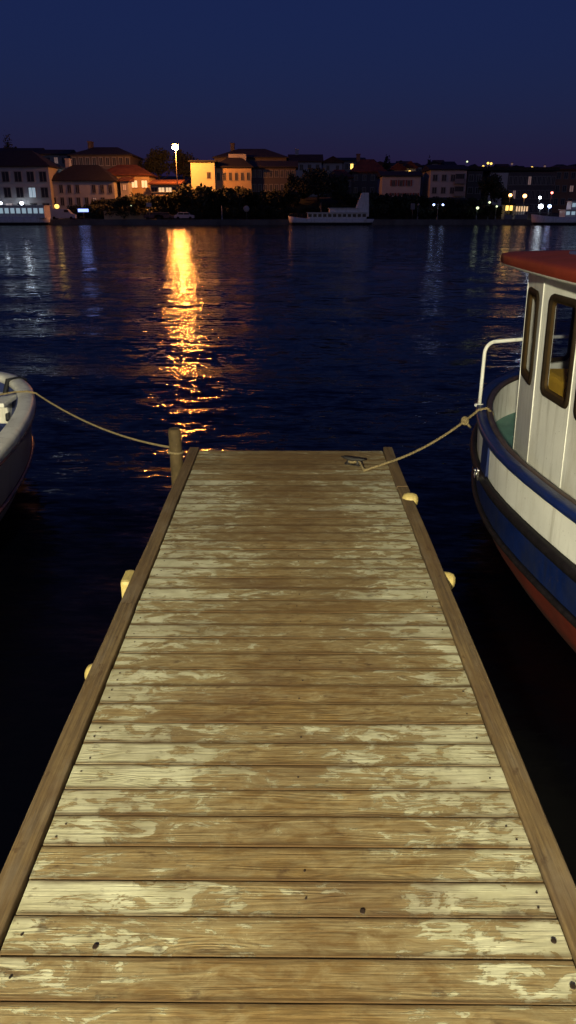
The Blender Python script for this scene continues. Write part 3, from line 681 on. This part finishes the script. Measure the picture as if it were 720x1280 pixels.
# ------------------------------------------------------------------ dock
DZ = .6; Y1 = 5.46
pit = .1137
xl = atZ(114, 900, DZ).x; xr = atZ(605, 900, DZ).x
dock = empty('wooden_dock', (0, 2, 0), 'weathered plank dock with peeling cream paint running out over the water', 'dock')
def dock_part(mb, name, mats, attr=None):
    o = mb.build(name, mats, dock); o.location = (0, -2, 0)
    return o
rng = random.Random(5)
m = MB(); lay = m.bm.faces.layers.float.new('plank'); uvl = m.bm.loops.layers.uv.new('across')
y = Y1; k = 0
while y > -4:
    wv = pit * rng.uniform(.965, 1.035); gap = .0034 + rng.random() * .0022
    n0 = len(m.bm.faces)
    m.mi = 0
    vs = m.box(xl + .001 + rng.uniform(0, .004), xr - .001 - rng.uniform(0, .004), y - wv + gap, y, DZ - .036, DZ + rng.uniform(-.0015, .0015), bev=.002,
               rot=Matrix.Rotation(R(rng.uniform(-.10, .10)), 3, 'Z') @ Matrix.Rotation(R(rng.uniform(-.5, .5)), 3, 'X'))
    m.bm.faces.ensure_lookup_table(); rv = rng.random()
    for f in m.bm.faces[n0:]:
        f[lay] = rv
        for lp_ in f.loops: lp_[uvl].uv = ((lp_.vert.co.x - xl) / (xr - xl), (y - lp_.vert.co.y) / (wv - gap))
    m.mi = 1
    for x in (xl + .045, 0.03, xr - .045):
        for dy in ((.3, .72) if rng.random() < .5 else (.5,)):
            if rng.random() < .4:
                n1 = len(m.bm.faces); r = bmesh.ops.create_cone(m.bm, cap_ends=True, segments=10, radius1=.0034, radius2=.0028, depth=.002)
                bmesh.ops.translate(m.bm, vec=(x + rng.uniform(-.012, .012), y - wv * dy, DZ + .0022), verts=r['verts'])
                for f in {f for v in r['verts'] for f in v.link_faces}: f.material_index = 1
    y -= wv
# two old bolt holes
for (px, py) in ((119, 1184), (692, 1177), (716, 1234), (453, 1140)):
    p = atZ(px, py, DZ); r = bmesh.ops.create_cone(m.bm, cap_ends=True, segments=12, radius1=.0075, radius2=.0065, depth=.002)
    bmesh.ops.translate(m.bm, vec=(p.x, p.y, DZ + .0026), verts=r['verts'])
    for f in {f for v in r['verts'] for f in v.link_faces}: f.material_index = 1
deck = dock_part(m, 'decking', [M['deck'], M['nail']])
def rail_seg(x0, x1, y0, y1, ztop, skew, rv):
    m = MB(); lay = m.bm.faces.layers.float.new('plank')
    N = 24; rows = []
    for i in range(N + 1):
        t = i / N; yy = y0 + (y1 - y0) * t; wob = .0025 * math.sin(yy * 5.1 + rv * 9) + skew * (t - .5) ; e = .005
        a, b = x0 + wob, x1 + wob * .6; zt = ztop + .001 * math.sin(yy * 7)
        rows.append([(a, yy, zt - .23), (a, yy, zt - e), (a + e * .3, yy, zt - e * .3), (a + e, yy, zt), (b - e, yy, zt), (b - e * .3, yy, zt - e * .3), (b, yy, zt - e), (b, yy, zt - .23)])
    V = m.grid(rows, cv=True, smooth=False); m.bm.faces.new(V[0]); m.bm.faces.new(V[-1])
    for f in m.bm.faces: f[lay] = rv
    dock_part(m, 'edge_rail', M['rail'])
rail_seg(xl - .073, xl, 3.02, Y1 + .02, DZ + .019, .004, .13)
rail_seg(xl - .075, xl - .001, -4, 3.014, DZ + .021, -.006, .67)
rail_seg(xr, xr + .072, 4.62, Y1 + .04, DZ + .018, .012, .41)
rail_seg(xr + .002, xr + .075, -4, 4.612, DZ + .015, -.004, .88)
for x in (xl + .15, 0, xr - .15):
    m = MB(); m.box(x - .05, x + .05, -4, Y1 - .05, DZ - .24, DZ - .04); dock_part(m, 'joist', M['hidden_wood'])
for yy in (-2.5, 1.2, 5.0):
    for x in (xl + .12, xr - .12):
        m = MB(); m.tube([(x, yy, -4), (x, yy, -1), (x, yy, DZ - .25)], .09, 12); dock_part(m, 'pile', M['pile'])
    m = MB(); m.box(xl, xr, yy - .06, yy + .06, DZ - .40, DZ - .245); dock_part(m, 'crossbeam', M['hidden_wood'])
# cleat bolted to the deck near its end
cp = atZ(441, 581, DZ)
m = MB()
def cpt(u, v, z):  # local cleat axes
    a = R(-25); return (cp.x + u * math.cos(a) - v * math.sin(a), cp.y + u * math.sin(a) + v * math.cos(a), DZ + z)
m.tube([cpt(-.09, 0, .052), cpt(-.05, 0, .046), cpt(0, 0, .042), cpt(.05, 0, .046), cpt(.09, 0, .050)], .015, 8, rr=[.006, .013, .016, .013, .007])
for s in (-.03, .03): m.tube([cpt(s * 1.3, 0, 0), cpt(s, 0, .04)], .014, 8, rr=[.019, .012])
for k in range(4): m.ball(cpt(-.045 + .03 * k, .0, .004), .02, .03, .007)
dock_part(m, 'cleat', M['iron'])

# mooring post beside the far left corner
pp = Vector((atZ(220, 566, DZ).x - .005, 5.42, 0))
m = MB(); m.tube([(0, 0, -4), (0, 0, -.5), (.005, 0, .3), (0, 0, .765), (0, 0, .785)], .06, 20, rr=[.058, .056, .052, .048, .042])
o = m.build('mooring_post', M['pile']); o.location = pp; tag(o, 'round wooden mooring post at the far left corner of the dock', 'mooring post')

# ------------------------------------------------------------------ ropes
def rope(name, pts, r, label, extra=None):
    P = [Vector(p) for p in pts]; root_m = MB(); dense = []
    for i in range(len(P) - 1):
        n = max(2, int((P[i + 1] - P[i]).length / (r * 1.3)))
        for k in range(n): dense.append(P[i].lerp(P[i + 1], k / n))
    dense.append(P[-1]); L = 0; tot = [0]
    for i in range(1, len(dense)): L += (dense[i] - dense[i - 1]).length; tot.append(L)
    for s in range(3):
        pts2 = []; up = Vector((0, 0, 1))
        for i, p in enumerate(dense):
            t = (dense[min(i + 1, len(dense) - 1)] - dense[max(0, i - 1)]).normalized(); a = t.cross(up)
            a = a.normalized() if a.length > .1 else Vector((1, 0, 0)); b = a.cross(t).normalized(); ph = tot[i] / (r * 9) * 6.283 + s * 2.094
            pts2.append(p + (a * math.cos(ph) + b * math.sin(ph)) * r * .5)
        root_m.tube(pts2, r * .58, 6)
    if extra: extra(root_m)
    o = root_m.build(name, M['rope'], fix=False); tag(o, label, 'rope'); return o
def catenary(a, b, sag, n=24):
    a, b = Vector(a), Vector(b); return [a.lerp(b, t / n) + Vector((0, 0, -sag * 4 * (t / n) * (1 - t / n))) for t in range(n + 1)]
def loop(c, rx, n=14, tilt=0, z=0, turns=1.0, dz=0):
    return [Vector((c[0] + rx * math.cos(6.283 * turns * k / n), c[1] + rx * math.sin(6.283 * turns * k / n), c[2] + z + dz * k / n + tilt * math.cos(6.283 * turns * k / n))) for k in range(n + 1)]

# ------------------------------------------------------------------ boats: shared hull maths
def outline(cx, B, y0, yb, ys, p, Lt, te, k=1.0, sb=0, side=1, n=44):
    pts = []
    for i in range(n + 1):
        t = i / n
        if t < .45: y = ys + (y0 - ys) * t / .45
        else: y = y0 + (yb - sb - y0) * math.sin((t - .45) / .55 * math.pi / 2)
        if y >= y0: h = B * k * max(0, 1 - ((y - y0) / (yb - sb - y0)) ** p) ** (1 / p)
        else: h = B * k * max(.0, 1 - (max(0, (y0 - y)) / Lt) ** te)
        pts.append((cx - side * h, y))
    return pts
def full(cx, B, y0, yb, ys, p, Lt, te, k=1.0, sb=0, n=44):
    a = outline(cx, B, y0, yb, ys, p, Lt, te, k, sb, 1, n); b = outline(cx, B, y0, yb, ys, p, Lt, te, k, sb, -1, n)
    return a + b[-2::-1]                      # port stern -> bow -> starboard stern
# ---- right-hand boat
RB = dict(cx=2.57, B=1.27, y0=4.45, yb=6.95, ys=-.55, p=2.05, Lt=5.0, te=1.5)
boat = empty('fishing_boat', (2.57, 3.2, 0), 'blue and white wooden boat with a red-roofed cabin, moored right of the dock', 'boat')
def bp(mb, name, mats, parent=None, **k):
    o = mb.build(name, mats, parent or boat, **k)
    if not parent: o.location = (-2.57, -3.2, 0)
    return o
def lvl(z, inset=0, sb=0, sheer=.05):
    k = (RB['B'] - inset) / RB['B']
    return [(x, y, z + sheer * sm((y - 4.6) / 2.4)) for x, y in full(**RB, k=k, sb=sb)]
ZG = .90
m = MB(); m.grid([lvl(-.55, .9, 1.2), lvl(-.2, .55, .6), lvl(.0, .22, .30), lvl(.17, .10, .15), lvl(.35, .028, .04)]); bp(m, 'bottom', M['red'])
m = MB(); m.grid([lvl(.345, .028, .04), lvl(.47, .012, .02), lvl(.60, .0, .0)]); bp(m, 'topside', M['blue'])
m = MB(); m.grid([lvl(.60, .012, .012), lvl(.75, .006, .006), lvl(ZG - .01, 0, 0)]); m.grid([lvl(ZG - .01, .055, .055), lvl(.5, .06, .06)]); bp(m, 'bulwark', M['white'])
def capsec(w0, w1, z0, z1):
    e = .008; return [(w0 + e, z0), (w0, z0 + e), (w0, z1 - e), (w0 + e, z1), (w1 - e, z1), (w1, z1 - e), (w1, z0 + e), (w1 - e, z0)]
m = MB(); m.sweep(lvl(ZG, 0, 0), capsec(-.055, .020, -.038, .012)); 
bp(m, 'gunwale', M['blue'])
m = MB(); m.sweep(lvl(ZG, 0, 0), capsec(-.10, -.057, -.03, .006)); bp(m, 'inner_cap', M['brown'])
def dsec(r, h): return [(0, -h), (r * .7, -h * .75), (r, -h * .2), (r, h * .2), (r * .7, h * .75), (0, h)]
m = MB(); m.sweep(lvl(.615, 0, 0), dsec(.040, .038)); bp(m, 'rub_rail', M['rubber'])
m = MB(); m.sweep(lvl(.352, .022, .03), dsec(.030, .021)); bp(m, 'lower_strake', M['rubber'])
# blue uprights on the bulwark
pl = outline(**RB, n=400)
def at_y(y, base=pl):
    return min(base, key=lambda q: abs(q[1] - y))
for (ya, yb_) in ((4.72, 4.93), (2.6, 2.8), (6.2, 6.42)):
    ys_ = np.linspace(ya, yb_, 6); rows = []
    for yy in ys_:
        q = at_y(yy); dz = .05 * sm((yy - 4.6) / 2.4); rows.append([(q[0] - .010, yy, .63 + dz), (q[0] - .010, yy, .885 + dz), (q[0] + .03, yy, .885 + dz), (q[0] + .03, yy, .63 + dz)])
    m = MB(); V = m.grid(rows, cv=True, smooth=False); m.bm.faces.new(V[0]); m.bm.faces.new(V[-1]); bp(m, 'upright', M['blue'])
# chrome ring fitting on the rub rail
q = at_y(4.80); m = MB(); m.box(q[0] - .055, q[0] - .043, 4.77, 4.83, .60, .68, bev=.004)
m.tube([(q[0] - .062, 4.80 + .026 * math.cos(k * .524), .642 + .03 * math.sin(k * .524)) for k in range(13)], .007, 8); m.ball((q[0] - .066, 4.80, .67), .013, .013, .013); bp(m, 'ring_fitting', M['chrome'])
# foredeck
FD = .60
row = lvl(FD, .062, .062, 0); m = MB(); n = len(row)
rows = [[Vector(row[i]), Vector(row[n - 1 - i])] for i in range(n // 2)]
m.grid([[a.lerp(b, t) for t in np.linspace(0, 1, 5)] for a, b in rows], smooth=False); bp(m, 'deck', M['teal'])
for yy in (5.75, ):
    m = MB(); m.tube([(2.35, yy, FD), (2.35, yy, FD + .3)], .05, 12); m.tube([(2.2, yy, FD + .24), (2.5, yy, FD + .24)], .025, 8); bp(m, 'bitt', M['brown'])
# cabin: chamfered front, flared walls
A_ = (1.55, 5.10); B_ = (1.455, 4.48); C_ = (1.50, 3.55); D_ = (1.56, 1.9); F0 = (2.05, 5.38)
def mir(p): return (2 * 2.57 - p[0], p[1])
left = [D_, C_, B_, A_, F0]; plan = left + [mir(p) for p in left[::-1]]
def wallrow(z):
    k = .035 * (1 - (z - .6) / 1.35)                  # wider at the top
    return [(2.57 + (x - 2.57) * (1 - k), y, z) for x, y in plan]
ZT = 1.965
cabin_m = MB()
def wpt(i, j, u, z, out=0):
    """point on cabin wall panel i-j at fraction u and height z, pushed outward"""
    a, b = Vector(wallrow(z)[i]), Vector(wallrow(z)[j]); p = a.lerp(b, u); t = (b - a).normalized(); nrm = Vector((-t.y, t.x, 0)); return p + nrm * out
def rrect(u0, u1, z0, z1, i, j, out, L, r=.055, n=5, inset=0):
    pts = []; ru = r / L; iu = inset / L
    u0, u1, z0, z1 = u0 + iu, u1 - iu, z0 + inset, z1 - inset; r = max(.01, r - inset * .6); ru = r / L
    for (cu, cz, a0) in ((u1 - ru, z1 - r, 0), (u0 + ru, z1 - r, 90), (u0 + ru, z0 + r, 180), (u1 - ru, z0 + r, 270)):
        for k in range(n + 1):
            a = R(a0 + 90 * k / n); pts.append(wpt(i, j, cu + ru * math.cos(a), cz + r * math.sin(a), out))
    return pts
# side panels are plain except where windows are cut; panels carry windows (i,j,u0,u1,z0,z1)
def L2(i, j): return (Vector((*plan[i], 0)) - Vector((*plan[j], 0))).length
wins = []
def add_win(i, j, y0, y1, z0=1.31, z1=1.86):
    ya, yb_ = plan[i][1], plan[j][1]; u0, u1 = sorted(((y0 - ya) / (yb_ - ya), (y1 - ya) / (yb_ - ya))); wins.append((i, j, u0, u1, z0, z1))
add_win(1, 2, 3.955, 4.345, 1.31, 1.87)            # window beside the corner
add_win(2, 3, 4.60, 4.99, 1.30, 1.85)            # chamfer window
add_win(1, 2, 3.60, 3.845, 1.29, 1.87)
add_win(0, 1, 2.95, 3.45, 1.30, 1.86); add_win(0, 1, 2.2, 2.75, 1.30, 1.86)
nP = len(plan)
for (i, j, u0, u1, z0, z1) in list(wins): wins.append((nP - 1 - j, nP - 1 - i, 1 - u1, 1 - u0, z0, z1))
wins.append((3, 4, .15, .85, 1.32, 1.84)); wins.append((nP - 5, nP - 4, .15, .85, 1.32, 1.84)); wins.append((4, 5, .1, .9, 1.32, 1.84))
ZB = .58
for i in range(nP):
    j = (i + 1) % nP; ws = sorted([w_ for w_ in wins if w_[0] == i and w_[1] == j], key=lambda q: q[2]); LL = L2(i, j)
    us = [0.] + [(ws[k][3] + ws[k + 1][2]) / 2 for k in range(len(ws) - 1)] + [1.]
    if not ws:
        cabin_m.face([wpt(i, j, 0, ZB), wpt(i, j, 1, ZB), wpt(i, j, 1, ZT), wpt(i, j, 0, ZT)]); continue
    for k, (_, _, a0, a1, z0, z1) in enumerate(ws):
        hole = rrect(a0, a1, z0, z1, i, j, 0, LL)
        # ring of quads between the hole and the panel's border
        n = len(hole); ua, ub = us[k], us[k + 1]; outer = []
        for h_i in range(n):
            q_ = h_i // 6; kk = h_i % 6; t = kk / 5
            if q_ == 0: pt = (ub, z1 + (ZT - z1) * min(1, t * 2)) if t < .5 else (ub + (a1 - ub) * (t - .5) * 0, ZT)
            elif q_ == 1: pt = (ua, ZT)
            elif q_ == 2: pt = (ua, ZB)
            else: pt = (ub, ZB)
            if q_ == 0: pt = (ub, ZT)
            outer.append(wpt(i, j, pt[0], pt[1]))
        cor = [outer[0], outer[6], outer[12], outer[18]]
        H = [cabin_m.bm.verts.new(p) for p in hole]; O = [cabin_m.bm.verts.new(p) for p in cor]
        for s in range(4):
            for kk in range(5): cabin_m.bm.faces.new((O[s], H[s * 6 + kk], H[s * 6 + kk + 1]))
            cabin_m.bm.faces.new((O[s], H[s * 6 + 5], H[(s * 6 + 6) % 24], O[(s + 1) % 4]))
cab = bp(cabin_m, 'cabin', M['white'])
bmx = bmesh.new(); bmx.from_mesh(cab.data); bmesh.ops.remove_doubles(bmx, verts=bmx.verts, dist=.0005); bmesh.ops.recalc_face_normals(bmx, faces=bmx.faces); bmx.to_mesh(cab.data); bmx.free()
md = cab.modifiers.new('thickness', 'SOLIDIFY'); md.thickness = .03; md.offset = -1
for (i, j, u0, u1, z0, z1) in wins:
    LL = L2(i, j); m = MB()
    o0 = rrect(u0, u1, z0, z1, i, j, .004, LL, inset=-.012); o1 = rrect(u0, u1, z0, z1, i, j, .016, LL, inset=-.006)
    o2 = rrect(u0, u1, z0, z1, i, j, .016, LL, inset=.022); o3 = rrect(u0, u1, z0, z1, i, j, .004, LL, inset=.026)
    o4 = rrect(u0, u1, z0, z1, i, j, .006, LL, inset=.034); o5 = rrect(u0, u1, z0, z1, i, j, -.014, LL, inset=.036)
    m.grid([o0, o1, o2, o3, o4, o5], cv=True, mats=[0, 0, 0, 1, 1]); fr_ = m.build('window', [M['gasket'], M['bronze']], cab, fix=False)
    m = MB(); m.face(rrect(u0, u1, z0, z1, i, j, -.010, LL, inset=.033)); m.build('pane', M['cabin_glass'], fr_, fix=False)
# corner beads and panel seam
bp_ = 0
for i in (1, 2, 3, 6, 7, 8):
    m = MB(); m.tube([Vector(wallrow(z)[i]) for z in (ZB, 1.2, ZT)], .005, 6); bp(m, 'corner_bead', M['white'])
m = MB(); m.tube([wpt(1, 2, .42, z, .001) for z in (ZB, 1.2, ZT - .02)], .003, 5); bp(m, 'seam_bead', M['white'])
# roof
def rofs(d, z):
    out = []
    for x, y in plan: 
        v = Vector((x - 2.57, y - 3.6)); 
        out.append((x + (d if x > 2.57 else -d), y + (d * 1.5 if y > 4.9 else (-d if y < 2 else 0)), z))
    return out
rp = [(1.50, 1.72), (1.40, 1.80), (1.355, 3.0), (1.345, 3.9), (1.36, 4.6), (1.385, 5.1), (1.42, 5.33), (1.50, 5.44), (1.75, 5.54), (2.2, 5.62)]
rp = rp + [(5.14 - x, y) for x, y in rp[::-1]]
def rr_(d, z, crown=0): return [((x - 2.57) * (1 - d) + 2.57, (y - 3.6) * (1 - d) + 3.6, z) for x, y in rp]
m = MB(); V = m.grid([rr_(.05, 1.966), rr_(.006, 1.975), rr_(0, 1.983), rr_(-.004, 1.99), rr_(-.004, 2.035), rr_(.002, 2.047), rr_(.02, 2.054), rr_(.25, 2.082), rr_(.5, 2.10), rr_(.75, 2.11), rr_(.97, 2.113)], cv=True, mats=[1, 1, 1, 0, 0, 0, 0, 0, 0, 0])
m.bm.faces.new(V[0]).material_index = 1; m.bm.faces.new(V[-1]); rf = bp(m, 'roof', [M['roofred'], M['white']])
m = MB(); m.box(1.62, 2.2, 4.25, 4.62, 2.05, 2.095, bev=.012); m.build('hatch', M['navy'], rf)
# inside: yellow bench, console
m = MB(); m.box(1.65, 2.3, 3.6, 4.72, .62, 1.235, bev=.02); bp(m, 'locker', M['brown'])
m = MB(); m.box(1.60, 2.32, 3.60, 4.80, 1.24, 1.37, bev=.03); bp(m, 'cushion', M['yellow'])
m = MB(); m.box(2.0, 3.4, 4.83, 5.15, .62, 1.28, bev=.03); m.tube([(2.5 + .16 * math.cos(k * .524), 4.70, 1.30 + .16 * math.sin(k * .524)) for k in range(13)], .012, 6); bp(m, 'console', M['brown'])
# bow handrail
pz = 1.405; q = atZ(597, 505, .93)
hx, hy = q.x + .015, q.y
m = MB(); pts = [(hx, hy, .88), (hx, hy, 1.1), (hx, hy, pz - .09)]
for k in range(1, 7): a = R(15 * k); pts.append((hx + .08 * (1 - math.cos(a)), hy + .01 * (k / 6), pz - .09 + .09 * math.sin(a)))
pts += [(hx + .5, hy + .14, pz + .012), (2.57, hy + .25, pz + .02)]
pts2 = [(5.14 - x, y, z) for x, y, z in pts[::-1]][1:]
m.tube(pts + pts2, .0135, 12); m.lathe([(.04, 0), (.04, .012), (.022, .02)], 14, (hx, hy, .915)); bp(m, 'handrail', M['white'])

# ---- left-hand boat
LB = dict(cx=-3.31, B=1.285, y0=4.35, yb=7.68, ys=.3, p=1.95, Lt=9.0, te=1.6)
lboat = empty('open_boat', (-3.22, 4.2, 0), 'open white boat with a wide cream gunwale, moored left of the dock', 'boat')
def lp(mb, name, mats, **k):
    o = mb.build(name, mats, lboat, **k); o.location = (3.22, -4.2, 0); return o
def ll(z, inset=0, sb=0): 
    k = (LB['B'] - inset) / LB['B']; return [(x, y, z + .0 * y) for x, y in full(**LB, k=k, sb=sb)]
m = MB(); m.grid([ll(-.4, .9, 1.4), ll(-.1, .45, .6), ll(.12, .16, .22), ll(.35, .05, .07), ll(.70, .0, .0)]); lp(m, 'hull', M['hullgrey'])
m = MB(); m.sweep(ll(.765), [(.028, -.06), (.034, -.03), (.030, .0), (.01, .018), (-.03, .024), (-.08, .020), (-.105, .012), (-.115, -.01), (-.115, -.05), (0, -.075)]); lp(m, 'gunwale', M['cream'])
m = MB(); m.sweep(ll(.695), dsec(.034, .022)); lp(m, 'rub_strake', M['maroon'])
m = MB(); m.sweep(ll(.33, .05, .07), dsec(.02, .02)); lp(m, 'lower_strake', M['maroon'])
m = MB(); m.grid([ll(.75, .114, .114), ll(.5, .17, .17), ll(.32, .25, .28)]); lp(m, 'lining', M['navy'])
row = ll(.32, .25, .28); n = len(row); m = MB(); m.grid([[Vector(row[i]).lerp(Vector(row[n - 1 - i]), t) for t in (0, .33, .66, 1)] for i in range(n // 2)], smooth=False); lp(m, 'floor', M['navy'])
m = MB(); m.box(-4.3, -2.62, 6.55, 6.95, .66, .70, bev=.01); lp(m, 'thwart', M['cream'])
m = MB(); m.box(-3.85, -2.75, 6.95, 7.2, .40, .66, bev=.02); lp(m, 'bow_locker', M['cream'])
lpl = outline(**LB, side=-1, n=400)
# black strap over the gunwale at the bow
g0 = Vector((*[c for c in min(lpl, key=lambda q: abs(q[1] - 7.25))], .765)); inn = Vector((-.75, -.66, 0)).normalized()
m = MB(); m.tube([g0 - inn * .045 + Vector((0, 0, -.08)), g0 - inn * .045, g0 + inn * .01 + Vector((0, 0, .02)), g0 + inn * .13 + Vector((0, 0, .015)), g0 + inn * .17 + Vector((0, 0, -.1)), g0 + inn * .2 + Vector((.1, -.2, -.32))], .022, 8); lp(m, 'strap', M['strap'])

# ------------------------------------------------------------------ mooring ropes
# right: cleat -> along the deck -> over the rail -> boat bow
c0 = Vector(cpt(.05, 0, .03)); d1 = atZ(455, 588, DZ + .012); d2 = atZ(482, 579, DZ + .04); kn = None
tb = Vector((at_y(5.42)[0] - .005, 5.42, ZG + .035))
kp = d2.lerp(tb, .86) + Vector((0, 0, -.03))
span = catenary(d2, tb, .05, 20)
wraps = [Vector(cpt(.03 * math.cos(k * .8), .028 * math.sin(k * .8), .018 + .0016 * k)) for k in range(9)]
def knot(mb):
    c = span[17]
    for k in range(3): mb.tube([c + Vector((.022 * math.cos(a * .628 + k), .02 * math.sin(a * .628 + k) * (1 if k != 1 else .3), .022 * math.sin(a * .628 + k * 2))) for a in range(11)], .009, 6)
    mb.tube([c, c + Vector((.03, -.01, -.035)), c + Vector((.045, 0, -.05))], .009, 6)
end = [tb, tb + Vector((.06, .0, .012)), tb + Vector((.11, .02, -.03)), tb + Vector((.16, .08, -.25))]
rope('mooring_rope', wraps + [c0, d1] + span + end[1:], .0092, 'thin rope from the deck cleat to the blue and white boat, knotted near its end', knot)
# left: boat bow -> post
la = Vector((*min(lpl, key=lambda q: abs(q[1] - 6.62)), .785)); la.x -= .0
lb = pp + Vector((-.055, 0, .64)); inner = la + Vector((-.16, .02, .0))
rope('mooring_rope', [la + Vector((-.75, -.02, -.10)), inner, la + Vector((-.03, 0, .012)), la + Vector((.045, 0, -.005))] + catenary(la + Vector((.05, 0, -.01)), lb, .075, 24)
     + loop((pp.x, pp.y, .64), .056, 40, turns=2.5, dz=-.05)[20:], .0085, 'long sagging rope from the open boat to the mooring post')

# ------------------------------------------------------------------ dock fenders
def fender(px, py, z, shape, label, sx=1, dx=0):
    p = atZ(px, py, z); p.x += dx; root_m = MB()
    if shape == 'float':
        M3 = Matrix.Rotation(R(90), 3, 'Y') @ Matrix.Rotation(R(20), 3, 'X')
        root_m.lathe([(.0, -.052), (.018, -.053), (.036, -.044), (.046, -.020), (.047, .012), (.040, .035), (.024, .046), (.010, .046), (.008, .030), (0, .026)], 24, (0, 0, 0), M3)
        mat = M['foam']
    else:
        root_m.box(-.026, .026, -.072, .072, -.12, .015, bev=.02); mat = M['foam']
    root = empty('dock_fender', p, label, 'fender', 'yellowed fenders fixed along the dock edges')
    root_m.build('float', mat, root)
    m = MB(); s = -1 if p.x > 0 else 1
    m.tube([(0, .03, 0), (s * .03, .02, .005), (s * .06, .0, -.03), (s * .05, 0, -.14)], .005, 6); m.build('lanyard', M['rope'], root)
    return root
fender(513, 625, .60, 'float', 'yellowed round float fender at the far right rail of the dock, nearer the rope')
fender(557, 726, .56, 'float', 'yellowed round fender half hidden behind the right rail, nearer the camera')
fender(160, 722, .61, 'block', 'yellow oblong fender block sticking up outside the left rail')
fender(113, 843, .57, 'float', 'yellowed round fender half hidden behind the left rail, nearest the camera', dx=.035)

# ------------------------------------------------------------------ quay lantern that lights the dock (behind the viewer)
lx, ly, lz = -2.1, -4.9, 3.6
ql = empty('dock_lantern', (lx, ly, 0), 'tall lantern on a post beside the dock, lighting its planks', 'lamp')
m = MB(); m.tube([(0, 0, -4), (0, 0, lz + .2)], .06, 10); m.tube([(0, 0, lz + .2), (.3, .1, lz + .42), (.7, .2, lz + .3)], .03, 8); m.build('post', M['steel'], ql)
m = MB(); m.lathe([(.03, lz + .34), (.16, lz + .26), (.2, lz + .12)], 16, (.7, .2, 0)); m.build('shade', M['steel'], ql)
m = MB(); m.ball((.7, .2, lz + .1), .1, .1, .07); m.build('bulb', M['e_quay'], ql)
L_ = bpy.data.lights.new('dock_lantern_light', 'POINT'); L_.energy = 5350; L_.color = (1, .93, .62); L_.shadow_soft_size = .12
lo = bpy.data.objects.new('dock_lantern_light', L_); C.objects.link(lo); lo.parent = ql; lo.location = (.7, .2, lz - .08)
